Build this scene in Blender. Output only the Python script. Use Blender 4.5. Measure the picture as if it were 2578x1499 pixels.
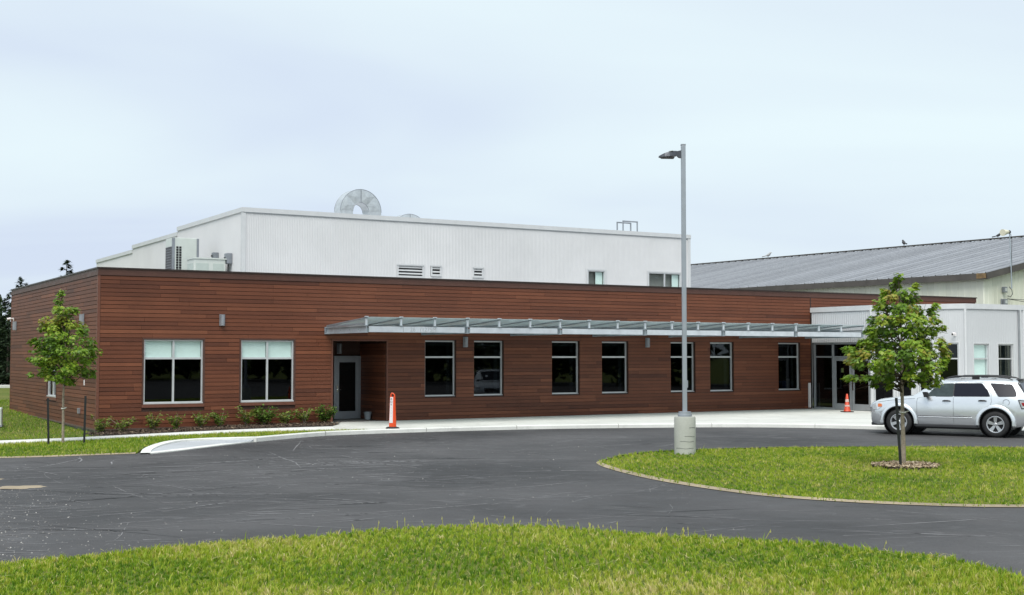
import bpy, bmesh, math, random
import numpy as np
from mathutils import Vector, Matrix

random.seed(7); RNG = np.random.default_rng(7)
for o in list(bpy.data.objects): bpy.data.objects.remove(o)
scene = bpy.context.scene
COL = scene.collection
R = math.radians
EYE = 2.2

# ---------------------------------------------------------------- camera
cam_d = bpy.data.cameras.new('camera'); cam = bpy.data.objects.new('camera', cam_d); COL.objects.link(cam)
cam.location = (0, 0, EYE); cam.rotation_euler = (R(90 + 2.632), 0, 0)
cam_d.sensor_fit = 'HORIZONTAL'; cam_d.sensor_width = 36; cam_d.lens = 44.5
cam_d.clip_start = 0.1; cam_d.clip_end = 3000
scene.camera = cam

# ---------------------------------------------------------------- sky, sun, exposure
SUN_EL, SUN_AZ = 58.0, 190.0           # azimuth clockwise from +Y (north = view direction)
world = bpy.data.worlds.new('World'); scene.world = world; world.use_nodes = True
nt = world.node_tree; nt.nodes.clear()
def WN(t, **k):
    n = nt.nodes.new(t)
    for a, b in k.items(): setattr(n, a, b)
    return n
sky = WN('ShaderNodeTexSky', sky_type='NISHITA', sun_disc=False)
sky.sun_elevation = R(SUN_EL); sky.sun_rotation = R(SUN_AZ); sky.air_density = 1.0; sky.dust_density = 2.0
bg1 = WN('ShaderNodeBackground'); bg1.inputs['Strength'].default_value = 0.12
nt.links.new(sky.outputs[0], bg1.inputs[0])
tc = WN('ShaderNodeTexCoord'); sep = WN('ShaderNodeSeparateXYZ'); nt.links.new(tc.outputs['Generated'], sep.inputs[0])
ad = WN('ShaderNodeMath', operation='ABSOLUTE'); nt.links.new(sep.outputs[2], ad.inputs[0])
ad2 = WN('ShaderNodeMath', operation='ADD'); nt.links.new(ad.outputs[0], ad2.inputs[0]); ad2.inputs[1].default_value = 0.16
dx = WN('ShaderNodeMath', operation='DIVIDE'); nt.links.new(sep.outputs[0], dx.inputs[0]); nt.links.new(ad2.outputs[0], dx.inputs[1])
dy = WN('ShaderNodeMath', operation='DIVIDE'); nt.links.new(sep.outputs[1], dy.inputs[0]); nt.links.new(ad2.outputs[0], dy.inputs[1])
cmb = WN('ShaderNodeCombineXYZ'); nt.links.new(dx.outputs[0], cmb.inputs[0]); nt.links.new(dy.outputs[0], cmb.inputs[1])
mp = WN('ShaderNodeMapping'); nt.links.new(cmb.outputs[0], mp.inputs[0])
mp.inputs['Rotation'].default_value = (0, 0, R(-24)); mp.inputs['Scale'].default_value = (0.55, 0.95, 1); mp.inputs['Location'].default_value = (2.3, 0.9, 0)
nz = WN('ShaderNodeTexNoise'); nt.links.new(mp.outputs[0], nz.inputs['Vector'])
nz.inputs['Scale'].default_value = 0.75; nz.inputs['Detail'].default_value = 4; nz.inputs['Roughness'].default_value = 0.45; nz.inputs['Distortion'].default_value = 0.4
rp = WN('ShaderNodeValToRGB'); nt.links.new(nz.outputs['Fac'], rp.inputs[0])
rp.color_ramp.elements[0].position = 0.30; rp.color_ramp.elements[0].color = (0.545, 0.62, 0.75, 1)
rp.color_ramp.elements[1].position = 0.66; rp.color_ramp.elements[1].color = (0.695, 0.805, 0.83, 1)
e = rp.color_ramp.elements.new(0.47); e.color = (0.625, 0.715, 0.785, 1)
bg2 = WN('ShaderNodeBackground'); bg2.inputs['Strength'].default_value = 1.0
nt.links.new(rp.outputs[0], bg2.inputs[0])
mx = WN('ShaderNodeMixShader'); mx.inputs[0].default_value = 0.95
nt.links.new(bg1.outputs[0], mx.inputs[1]); nt.links.new(bg2.outputs[0], mx.inputs[2])
wo = WN('ShaderNodeOutputWorld'); nt.links.new(mx.outputs[0], wo.inputs[0])

sun_d = bpy.data.lights.new('sun', 'SUN'); sun = bpy.data.objects.new('sun', sun_d); COL.objects.link(sun)
sun_d.energy = 2.6; sun_d.angle = R(40); sun_d.color = (1.0, 0.97, 0.92)
_az, _el = R(SUN_AZ), R(SUN_EL)
sdir = Vector((math.sin(_az) * math.cos(_el), math.cos(_az) * math.cos(_el), math.sin(_el)))
sun.rotation_euler = sdir.to_track_quat('Z', 'Y').to_euler()
sun.location = (20, -30, 60)
vs = scene.view_settings; vs.view_transform = 'Standard'; vs.look = 'None'; vs.exposure = 0.30; vs.gamma = 1.0; vs.use_curve_mapping = False

# ---------------------------------------------------------------- helpers
def link(o): COL.objects.link(o); return o
def tag(o, label=None, cat=None, group=None, kind=None):
    if label: o['label'] = label
    if cat: o['category'] = cat
    if group: o['group'] = group
    if kind: o['kind'] = kind
    return o
def thing(name, label, cat, loc=(0, 0, 0), rz=0.0, group=None):
    o = bpy.data.objects.new(name, None); link(o); o.empty_display_size = 0.2
    o.location = loc; o.rotation_euler = (0, 0, rz)
    return tag(o, label, cat, group)
def copy_tree(o, parent=None):
    c = o.copy(); link(c); c.parent = parent
    for ch in list(o.children): copy_tree(ch, c)
    return c

class MB:
    def __init__(s): s.v = []; s.f = []; s.t = []
    def add(s, vs, fs, tone=None):
        n = len(s.v); s.v += [tuple(p) for p in vs]; s.f += [tuple(i + n for i in f) for f in fs]
        if tone is not None: s.t += [tone] * len(fs)
        return s
    def box(s, x0, x1, y0, y1, z0, z1, tone=None):
        return s.add([(x0,y0,z0),(x1,y0,z0),(x1,y1,z0),(x0,y1,z0),(x0,y0,z1),(x1,y0,z1),(x1,y1,z1),(x0,y1,z1)],
              [(0,3,2,1),(4,5,6,7),(0,1,5,4),(1,2,6,5),(2,3,7,6),(3,0,4,7)], tone)
    def obox(s, c, ax, ay, az):
        c, ax, ay, az = map(Vector, (c, ax, ay, az)); vs = []
        for k in (-1, 1):
            for i, j in ((-1,-1),(1,-1),(1,1),(-1,1)): vs.append(c + ax*i + ay*j + az*k)
        return s.add(vs, [(0,3,2,1),(4,5,6,7),(0,1,5,4),(1,2,6,5),(2,3,7,6),(3,0,4,7)])
    def bar(s, p, q, w, h, up=(0,0,1)):
        p, q, up = Vector(p), Vector(q), Vector(up); d = q - p; L = d.length; d.normalize()
        sx = d.cross(up)
        if sx.length < 1e-5: sx = Vector((1,0,0))
        sx.normalize(); uz = sx.cross(d)
        return s.obox((p + q) / 2, d * L / 2, sx * w / 2, uz * h / 2)
    def tube(s, pts, rad, n=8, caps=True):
        pts = [Vector(p) for p in pts]
        if not hasattr(rad, '__len__'): rad = [rad] * len(pts)
        base = len(s.v); ref = None
        for i, p in enumerate(pts):
            d = (pts[min(i+1, len(pts)-1)] - pts[max(i-1, 0)]).normalized()
            if ref is None:
                ref = d.cross(Vector((0,0,1)));
                if ref.length < 1e-3: ref = Vector((1,0,0))
            a = (ref - d * ref.dot(d)).normalized(); b = d.cross(a); ref = a
            for k in range(n):
                t = 2*math.pi*k/n; s.v.append(tuple(p + (a*math.cos(t) + b*math.sin(t)) * rad[i]))
        for i in range(len(pts)-1):
            for k in range(n):
                k2 = (k+1) % n; s.f.append((base+i*n+k, base+i*n+k2, base+(i+1)*n+k2, base+(i+1)*n+k))
        if caps:
            s.f.append(tuple(base+k for k in range(n))[::-1]); s.f.append(tuple(base+(len(pts)-1)*n+k for k in range(n)))
        return s
    def lathe(s, prof, n=24, c=(0,0,0), axis='Z'):
        base = len(s.v)
        for r, h in prof:
            for k in range(n):
                t = 2*math.pi*k/n; a, b = r*math.cos(t), r*math.sin(t)
                p = (a, b, h) if axis == 'Z' else (a, h, b)
                s.v.append((p[0]+c[0], p[1]+c[1], p[2]+c[2]))
        for i in range(len(prof)-1):
            for k in range(n):
                k2 = (k+1) % n; q = (base+i*n+k, base+i*n+k2, base+(i+1)*n+k2, base+(i+1)*n+k)
                s.f.append(q if axis == 'Z' else q[::-1])
        return s
    def prism(s, pts, z0, z1, plane='XY'):
        n = len(pts)
        def m(p, h): return {'XY': (p[0], p[1], h), 'XZ': (p[0], h, p[1]), 'YZ': (h, p[0], p[1])}[plane]
        return s.add([m(p, z0) for p in pts] + [m(p, z1) for p in pts],
              [tuple(range(n))[::-1], tuple(range(n, 2*n))] + [(i, (i+1) % n, (i+1) % n + n, i + n) for i in range(n)])
    def build(s, name, mat, parent=None, smooth=False, loc=None, rz=None, bevel=0, angle=40, seg=2):
        me = bpy.data.meshes.new(name); me.from_pydata(s.v, [], s.f)
        if s.t and len(s.t) == len(s.f):
            a = me.attributes.new('tone', 'FLOAT', 'FACE'); a.data.foreach_set('value', s.t)
        bm = bmesh.new(); bm.from_mesh(me); bmesh.ops.recalc_face_normals(bm, faces=bm.faces); bm.to_mesh(me); bm.free()
        me.materials.append(mat)
        if smooth:
            me.polygons.foreach_set('use_smooth', [True]*len(me.polygons))
            try: me.set_sharp_from_angle(angle=R(angle))
            except Exception: pass
        o = link(bpy.data.objects.new(name, me)); o.parent = parent
        if loc is not None: o.location = loc
        if rz is not None: o.rotation_euler = (0, 0, rz)
        if bevel:
            b = o.modifiers.new('bevel', 'BEVEL'); b.width = bevel; b.segments = seg; b.limit_method = 'ANGLE'
        return o

def np_mesh(name, verts, faces_flat, nper, mat, attr=None, parent=None):
    """verts (N,3), faces (F,nper) numpy; attr = per-face (F,3) colour or (F,) float called tone"""
    me = bpy.data.meshes.new(name); F = len(faces_flat)
    me.vertices.add(len(verts)); me.vertices.foreach_set('co', np.ascontiguousarray(verts, dtype=np.float32).ravel())
    me.loops.add(F*nper); me.loops.foreach_set('vertex_index', np.ascontiguousarray(faces_flat, dtype=np.int32).ravel())
    me.polygons.add(F); me.polygons.foreach_set('loop_start', np.arange(0, F*nper, nper, dtype=np.int32))
    me.update(calc_edges=True); me.validate()
    if attr is not None:
        a = me.attributes.new('tone', 'FLOAT', 'FACE'); a.data.foreach_set('value', np.ascontiguousarray(attr, dtype=np.float32))
    me.materials.append(mat)
    o = link(bpy.data.objects.new(name, me)); o.parent = parent
    return o

# ---------------------------------------------------------------- materials
class NM:
    """small node-material builder"""
    def __init__(s, name):
        s.m = bpy.data.materials.new(name); s.m.use_nodes = True; s.t = s.m.node_tree; s.b = s.t.nodes['Principled BSDF']; s.out = s.t.nodes['Material Output']
    def n(s, t, ins=None, **k):
        q = s.t.nodes.new(t)
        for a, b in k.items(): setattr(q, a, b)
        for a, b in (ins or {}).items():
            if hasattr(b, 'is_output') or isinstance(b, bpy.types.NodeSocket): s.t.links.new(b, q.inputs[a])
            else: q.inputs[a].default_value = b
        return q
    def set(s, **k):
        for a, b in k.items():
            a = a.replace('_', ' ')
            if isinstance(b, bpy.types.NodeSocket): s.t.links.new(b, s.b.inputs[a])
            else: s.b.inputs[a].default_value = b
    def coord(s, kind='Object', scale=(1,1,1), rot=(0,0,0)):
        c = s.n('ShaderNodeTexCoord'); m = s.n('ShaderNodeMapping', {'Vector': c.outputs[kind], 'Scale': scale, 'Rotation': rot}); return m.outputs[0]
    def noise(s, vec, scale, detail=3, rough=0.5, dist=0.0):
        return s.n('ShaderNodeTexNoise', {'Vector': vec, 'Scale': scale, 'Detail': detail, 'Roughness': rough, 'Distortion': dist}).outputs['Fac']
    def ramp(s, fac, stops):
        r = s.n('ShaderNodeValToRGB', {0: fac}); cr = r.color_ramp
        while len(cr.elements) < len(stops): cr.elements.new(0.5)
        for e, (p, c) in zip(cr.elements, stops):
            e.position = p; e.color = (c[0], c[1], c[2], 1) if hasattr(c, '__len__') else (c, c, c, 1)
        return r.outputs[0]
    def mix(s, fac, a, b, mode='MIX'):
        q = s.n('ShaderNodeMixRGB', {0: fac, 1: a if isinstance(a, bpy.types.NodeSocket) else tuple(a)+(1,), 2: b if isinstance(b, bpy.types.NodeSocket) else tuple(b)+(1,)}, blend_type=mode); return q.outputs[0]
    def math(s, op, a, b=0.5):
        return s.n('ShaderNodeMath', {0: a, 1: b}, operation=op).outputs[0]
    def bump(s, h, strength=0.3, dist=0.01):
        return s.n('ShaderNodeBump', {'Height': h, 'Strength': strength, 'Distance': dist}).outputs[0]
    def attr(s, name='tone'): return s.n('ShaderNodeAttribute', attribute_name=name).outputs['Fac']

def simple(name, rgb, rough=0.5, metal=0.0, var=0.12, scale=3.0, bump=0.0, bscale=60, spec=0.5, **k):
    q = NM(name); v = q.coord()
    n1 = q.noise(v, scale, 5, 0.6)
    c = q.ramp(n1, [(0.3, [x*(1-var) for x in rgb]), (0.7, [min(1, x*(1+var)) for x in rgb])])
    q.set(Base_Color=c, Metallic=metal)
    q.set(**{'Specular_IOR_Level': spec})
    rr = q.ramp(q.noise(v, scale*2.3, 4), [(0.3, max(0, rough*0.85)), (0.7, min(1, rough*1.15))]); q.set(Roughness=rr)
    if bump: q.set(Normal=q.bump(q.noise(v, bscale, 3), bump, 0.004))
    q.set(**k)
    return q.m

M = {}
# siding boards: per-board tone + grain
def mat_board():
    q = NM('composite_board'); t = q.attr()
    base = q.ramp(t, [(0.0, (0.098, 0.030, 0.015)), (0.5, (0.160, 0.050, 0.023)), (1.0, (0.225, 0.076, 0.036))])
    g = q.noise(q.coord('Object', (1.2, 1.2, 40)), 3.0, 5, 0.65, 0.3)
    st = q.noise(q.coord('Object', (0.5, 0.5, 0.9)), 1.3, 4, 0.6)
    c = q.mix(0.55, base, q.ramp(g, [(0.3, 0.62), (0.7, 1.2)]), 'MULTIPLY')
    c = q.mix(0.6, c, q.ramp(st, [(0.3, 0.72), (0.7, 1.15)]), 'MULTIPLY')
    q.set(Base_Color=c, Roughness=0.52, Specular_IOR_Level=0.42, Normal=q.bump(g, 0.25, 0.004)); return q.m
M['board'] = mat_board()
M['backing'] = simple('dark_wall_backing', (0.045, 0.019, 0.013), 0.8)
M['trim'] = simple('brown_trim', (0.085, 0.036, 0.025), 0.5)
M['cap'] = simple('dark_brown_flashing', (0.035, 0.022, 0.018), 0.4)
M['corner'] = simple('corner_trim', (0.15, 0.055, 0.034), 0.5)
M['white'] = simple('white_metal_cladding', (0.64, 0.64, 0.65), 0.45, var=0.06, scale=0.4)
M['white2'] = simple('entrance_metal_cladding', (0.53, 0.54, 0.555), 0.45, var=0.04, scale=0.5)
M['coping'] = simple('light_coping', (0.58, 0.59, 0.60), 0.4, var=0.05)
M['alu'] = simple('aluminium_frame', (0.62, 0.63, 0.64), 0.35, 0.35, var=0.06)
M['alu_dim'] = simple('mill_aluminium', (0.36, 0.38, 0.40), 0.4, 0.4, var=0.08)
M['door_grey'] = simple('grey_door_paint', (0.33, 0.35, 0.38), 0.4, 0.3, var=0.06)
M['galv'] = simple('galvanised_steel', (0.55, 0.58, 0.60), 0.42, 0.6, var=0.16, scale=5, bump=0.05)
M['steel_paint'] = simple('pale_painted_steel', (0.42, 0.47, 0.51), 0.4, 0.35, var=0.16, scale=3)
M['fascia'] = simple('pale_fascia_steel', (0.60, 0.64, 0.68), 0.42, 0.2, var=0.12, scale=2.5)
M['steel_dark'] = simple('dull_steel', (0.27, 0.29, 0.32), 0.5, 0.4, var=0.15, scale=5)
M['lampgrey'] = simple('lamp_grey', (0.30, 0.31, 0.34), 0.4, 0.4)
M['lamp_dark'] = simple('dark_lamp_housing', (0.075, 0.08, 0.095), 0.4, 0.3)
M['pole'] = simple('pole_grey', (0.34, 0.37, 0.41), 0.42, 0.3, var=0.08, scale=2)
M['black'] = simple('black_plastic', (0.014, 0.014, 0.016), 0.45)
M['rubber'] = simple('black_rubber', (0.016, 0.016, 0.017), 0.75, var=0.25, scale=9)
M['orange'] = simple('orange_plastic', (0.80, 0.09, 0.02), 0.4, var=0.08)
M['cone'] = simple('red_orange_plastic', (0.62, 0.075, 0.03), 0.45, var=0.15, scale=8)
M['sheet_white'] = simple('white_sheeting', (0.78, 0.74, 0.74), 0.5, var=0.05)
M['bucket'] = simple('grey_bucket', (0.24, 0.27, 0.30), 0.5)
M['interior'] = simple('interior_wall', (0.22, 0.22, 0.21), 0.9)
M['blind'] = simple('roller_blind', (0.72, 0.84, 0.81), 0.8, var=0.05, scale=2)
M['curtain'] = simple('grey_curtain', (0.35, 0.38, 0.39), 0.9)
M['bluebox'] = simple('blue_plastic', (0.05, 0.10, 0.35), 0.5)
M['hvac'] = simple('hvac_paint', (0.56, 0.60, 0.57), 0.5, var=0.06)
M['hvac_panel'] = simple('hvac_panel_paint', (0.44, 0.50, 0.47), 0.5, var=0.06)
M['dark'] = simple('dark_void', (0.012, 0.012, 0.014), 0.7)
M['bark'] = simple('young_bark', (0.30, 0.25, 0.19), 0.85, var=0.35, scale=14, bump=0.4, bscale=40)
M['bark_dark'] = simple('dark_bark', (0.06, 0.045, 0.035), 0.9, var=0.3, scale=8)
M['tie'] = simple('tree_tie', (0.55, 0.55, 0.50), 0.7)
M['stake'] = simple('dark_green_steel', (0.007, 0.009, 0.009), 0.55)
M['gutter'] = simple('brown_fascia', (0.085, 0.075, 0.066), 0.5, var=0.2, scale=1.5)
M['rust'] = simple('rusty_corner', (0.20, 0.13, 0.06), 0.8, var=0.4, scale=6)
M['cream'] = simple('cream_plastic', (0.72, 0.68, 0.52), 0.5)
M['bird'] = simple('bird_feathers', (0.05, 0.05, 0.055), 0.8, var=0.3, scale=20)
M['bird_pale'] = simple('pale_bird_feathers', (0.45, 0.45, 0.45), 0.8, var=0.3, scale=20)
M['mulch'] = None

def mat_barn(name, rgb, stain):
    q = NM(name)
    v = q.coord('Object', (0.6, 0.6, 0.12)); n1 = q.noise(v, 2.4, 5, 0.6)
    t = q.attr()
    c = q.ramp(n1, [(0.3, rgb), (0.75, stain)])
    c = q.mix(0.5, c, q.ramp(t, [(0, 0.85), (1, 1.1)]), 'MULTIPLY')
    q.set(Base_Color=c, Roughness=0.5); return q.m
M['barn'] = mat_barn('cream_green_metal', (0.84, 0.84, 0.72), (0.74, 0.75, 0.61))
def mat_barn_roof():
    q = NM('weathered_metal_roof'); v = q.coord('Object', (0.5, 3, 3)); n1 = q.noise(v, 1.2, 5, 0.6); t = q.attr()
    c = q.ramp(n1, [(0.3, (0.28, 0.29, 0.315)), (0.7, (0.36, 0.37, 0.39))])
    c = q.mix(0.7, c, q.ramp(t, [(0, 0.8), (1, 1.12)]), 'MULTIPLY')
    q.set(Base_Color=c, Roughness=0.5, Metallic=0.35); return q.m
M['barn_roof'] = mat_barn_roof()

def mat_glass(name, tint, gloss=(0.9, 0.95, 1.0), rough=0.015, ior=1.5):
    q = NM(name); q.t.nodes.remove(q.b)
    tr = q.n('ShaderNodeBsdfTransparent', {0: tuple(tint)+(1,)})
    gl = q.n('ShaderNodeBsdfGlossy', {0: tuple(gloss)+(1,), 'Roughness': rough})
    fr = q.n('ShaderNodeFresnel', {'IOR': ior})
    ge = q.n('ShaderNodeNewGeometry'); fac = q.math('MULTIPLY', fr.outputs[0], q.math('SUBTRACT', 1.0, ge.outputs['Backfacing']))   # mirror only on the outer face
    mm = q.n('ShaderNodeMixShader', {0: fac, 1: tr.outputs[0], 2: gl.outputs[0]})
    q.t.links.new(mm.outputs[0], q.out.inputs[0]); return q.m
M['glass_dark'] = mat_glass('tinted_glass', (0.36, 0.38, 0.39))
M['glass_clear'] = mat_glass('clear_glass', (0.965, 0.985, 0.98))
M['glass_car'] = mat_glass('car_tinted_glass', (0.10, 0.11, 0.13))
M['glass_car_front'] = mat_glass('car_door_glass', (0.55, 0.60, 0.60))
def mat_canopy():
    q = NM('frosted_canopy_glass'); q.t.nodes.remove(q.b)
    d = q.n('ShaderNodeBsdfDiffuse', {0: (0.60, 0.74, 0.75, 1)}); tl = q.n('ShaderNodeBsdfTranslucent', {0: (0.86, 0.95, 0.95, 1)})
    tr = q.n('ShaderNodeBsdfTransparent', {0: (0.86, 0.95, 0.95, 1)}); gl = q.n('ShaderNodeBsdfGlossy', {0: (1, 1, 1, 1), 'Roughness': 0.08})
    a = q.n('ShaderNodeMixShader', {0: 0.72, 1: d.outputs[0], 2: tl.outputs[0]})
    b = q.n('ShaderNodeMixShader', {0: 0.14, 1: a.outputs[0], 2: tr.outputs[0]})
    fr = q.n('ShaderNodeFresnel', {'IOR': 1.4})
    c = q.n('ShaderNodeMixShader', {0: fr.outputs[0], 1: b.outputs[0], 2: gl.outputs[0]})
    q.t.links.new(c.outputs[0], q.out.inputs[0]); return q.m
M['canopy_glass'] = mat_canopy()

def mat_asphalt():
    q = NM('asphalt'); v = q.coord('Object')
    big = q.noise(v, 0.22, 4, 0.55, 0.3); fine = q.noise(v, 55, 3, 0.7); mid = q.noise(v, 2.2, 5, 0.65)
    c = q.ramp(big, [(0.32, (0.034, 0.033, 0.034)), (0.68, (0.080, 0.077, 0.078))])
    c = q.mix(0.8, c, q.ramp(fine, [(0.25, 0.62), (0.75, 1.38)]), 'MULTIPLY')
    c = q.mix(0.45, c, q.ramp(mid, [(0.3, 0.82), (0.7, 1.2)]), 'MULTIPLY')
    for rot, sc, seed, amt in ((28, (0.22, 0.95, 1), 1.0, 0.2), (-40, (0.20, 0.8, 1), 7.0, 0.2), (70, (0.16, 0.9, 1), 13.0, 0.15), (-12, (0.15, 1.2, 1), 21.0, 0.2), (110, (0.2, 0.8, 1), 33.0, 0.15)):
        cc = q.coord('Object', sc, (0, 0, R(rot)))
        vv = q.n('ShaderNodeVectorMath', {0: cc, 1: (seed, seed*2, 0)}, operation='ADD').outputs[0]
        n2 = q.noise(vv, 1.0, 2, 0.5, 0.6)
        d = q.math('ABSOLUTE', q.math('SUBTRACT', n2, 0.5))
        line = q.ramp(d, [(0.0, 0.8), (0.007, 0.0)])
        mask = q.ramp(q.noise(q.n('ShaderNodeVectorMath', {0: v, 1: (seed*3, seed, 0)}, operation='ADD').outputs[0], 0.55, 5, 0.75), [(0.50, 0.0), (0.60, 1.0)])
        f = q.math('MULTIPLY', q.math('MULTIPLY', line, mask), amt)
        c = q.mix(f, c, (0.30, 0.30, 0.31))
    stain = q.ramp(q.noise(v, 0.6, 6, 0.75, 0.8), [(0.58, 0.0), (0.74, 0.22)]); c = q.mix(stain, c, (0.16, 0.155, 0.15))
    q.set(Base_Color=c, Roughness=q.ramp(mid, [(0.3, 0.62), (0.7, 0.85)]), Specular_IOR_Level=0.35, Normal=q.bump(fine, 0.5, 0.006)); return q.m
M['asphalt'] = mat_asphalt()
def mat_concrete(name, rgb, var=0.1):
    q = NM(name); v = q.coord('Object')
    a = q.noise(v, 0.5, 5, 0.6); b = q.noise(v, 40, 3, 0.6); st = q.noise(q.coord('Object', (0.35, 2.0, 1), (0, 0, R(31))), 1.4, 4, 0.6)
    c = q.ramp(a, [(0.3, [x*(1-var) for x in rgb]), (0.7, [min(.95, x*(1+var)) for x in rgb])])
    c = q.mix(0.5, c, q.ramp(st, [(0.3, (0.84, 0.84, 0.82)), (0.65, (1.05, 1.05, 1.05))]), 'MULTIPLY')
    c = q.mix(0.5, c, q.ramp(b, [(0.3, 0.85), (0.7, 1.1)]), 'MULTIPLY')
    gr = q.ramp(q.noise(v, 1.7, 6, 0.75, 0.5), [(0.52, 0.0), (0.72, 0.45)]); c = q.mix(gr, c, [x*0.55 for x in rgb])
    q.set(Base_Color=c, Roughness=0.85, Specular_IOR_Level=0.3, Normal=q.bump(b, 0.25, 0.004)); return q.m
M['concrete'] = mat_concrete('pavement_concrete', (0.61, 0.61, 0.57))
M['kerb'] = mat_concrete('pale_kerb_concrete', (0.74, 0.74, 0.70), 0.08)
M['apron'] = mat_concrete('grey_apron_concrete', (0.44, 0.46, 0.48), 0.08)
M['lampbase'] = mat_concrete('cast_concrete', (0.44, 0.45, 0.41), 0.1)
M['foundation'] = mat_concrete('foundation_concrete', (0.30, 0.29, 0.27), 0.15)
M['sand'] = mat_concrete('sandy_edge', (0.33, 0.27, 0.19), 0.3)
def mat_soil():
    q = NM('lawn_soil'); v = q.coord('Object'); a = q.noise(v, 0.35, 5, 0.6); b = q.noise(v, 18, 4, 0.7)
    c = q.ramp(a, [(0.35, (0.085, 0.125, 0.020)), (0.65, (0.16, 0.165, 0.045))])
    c = q.mix(0.8, c, q.ramp(b, [(0.3, 0.5), (0.7, 1.3)]), 'MULTIPLY')
    q.set(Base_Color=c, Roughness=1.0, Specular_IOR_Level=0.1); return q.m
M['soil'] = mat_soil()
def mat_leaf(name, stops, trans=0.35, rough=0.5):
    q = NM(name); t = q.attr(); c = q.ramp(t, stops)
    q.t.links.new(c, q.b.inputs['Base Color']); q.set(Roughness=rough, Specular_IOR_Level=0.35)
    tl = q.n('ShaderNodeBsdfTranslucent', {0: q.mix(1.0, c, (1.0, 1.0, 0.6), 'MULTIPLY')})
    mm = q.n('ShaderNodeMixShader', {0: trans, 1: q.b.outputs[0], 2: tl.outputs[0]})
    q.t.links.new(mm.outputs[0], q.out.inputs[0]); return q.m
M['grass'] = mat_leaf('grass_blades', [(0.0, (0.085, 0.19, 0.012)), (0.3, (0.215, 0.34, 0.018)), (0.6, (0.375, 0.45, 0.035)), (0.82, (0.52, 0.50, 0.12)), (1.0, (0.66, 0.57, 0.30))], 0.3, 0.55)
M['maple'] = mat_leaf('maple_leaves', [(0.0, (0.05, 0.105, 0.012)), (0.45, (0.125, 0.235, 0.020)), (0.8, (0.25, 0.38, 0.035)), (0.95, (0.34, 0.40, 0.05)), (1.0, (0.33, 0.29, 0.05))], 0.35, 0.42)
M['shrub'] = mat_leaf('shrub_leaves', [(0.0, (0.05, 0.12, 0.02)), (0.6, (0.15, 0.24, 0.035)), (1.0, (0.30, 0.30, 0.08))], 0.3)
M['conifer'] = mat_leaf('conifer_needles', [(0.0, (0.012, 0.028, 0.012)), (0.7, (0.028, 0.055, 0.020)), (1.0, (0.05, 0.085, 0.03))], 0.1, 0.7)
M['wood_leaf'] = mat_leaf('far_wood_leaves', [(0.0, (0.012, 0.026, 0.008)), (1.0, (0.035, 0.06, 0.015))], 0.15, 0.8)
def mat_mulch():
    q = NM('bark_mulch'); t = q.attr(); c = q.ramp(t, [(0, (0.03, 0.019, 0.013)), (0.7, (0.075, 0.05, 0.033)), (1, (0.22, 0.165, 0.11))])
    q.set(Base_Color=c, Roughness=0.9); return q.m
M['mulch'] = mat_mulch()
def mat_chip():
    q = NM('pale_wood_chips'); t = q.attr(); c = q.ramp(t, [(0, (0.14, 0.09, 0.05)), (0.5, (0.36, 0.27, 0.17)), (1, (0.56, 0.47, 0.34))])
    q.set(Base_Color=c, Roughness=0.9); return q.m
M['chips'] = mat_chip()
def mat_pebble():
    q = NM('pebbles'); t = q.attr(); c = q.ramp(t, [(0, (0.09, 0.085, 0.08)), (0.7, (0.24, 0.23, 0.22)), (1, (0.50, 0.48, 0.45))]); q.set(Base_Color=c, Roughness=0.8); return q.m
M['pebble'] = mat_pebble()
def mat_paint():
    q = NM('silver_car_paint'); v = q.coord('Object')
    d = q.ramp(q.noise(q.coord('Object', (1, 1, 1.6)), 2.0, 4, 0.6), [(0.3, (0.74, 0.77, 0.80)), (0.7, (0.80, 0.83, 0.85))])
    q.set(Base_Color=d, Metallic=0.7, Roughness=0.26, Coat_Weight=0.6, Coat_Roughness=0.06); return q.m
M['paint'] = mat_paint()
M['chrome'] = simple('chrome', (0.75, 0.75, 0.76), 0.15, 1.0, var=0.03)
M['rim'] = simple('alloy_wheel', (0.62, 0.63, 0.65), 0.28, 0.8, var=0.05)
M['amber'] = simple('amber_lens', (0.60, 0.16, 0.04), 0.2)
M['red_lens'] = simple('red_lens', (0.30, 0.015, 0.015), 0.15)
M['lens'] = simple('clear_lens', (0.62, 0.64, 0.66), 0.1, 0.4)
M['carplastic'] = simple('dark_car_trim', (0.03, 0.031, 0.034), 0.55)
M['car_seat'] = simple('car_interior', (0.18, 0.17, 0.16), 0.9)

# ---------------------------------------------------------------- building frame
TH = math.atan2(0.5115, 0.8593)
CU = Vector((0.8593, 0.5115, 0)); CV = Vector((-0.5115, 0.8593, 0)); C0 = Vector((-12.452, 38.081, 0))
def BL(a, b, z=0.0): q = C0 + CU*a + CV*b; return Vector((q.x, q.y, z))

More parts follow.
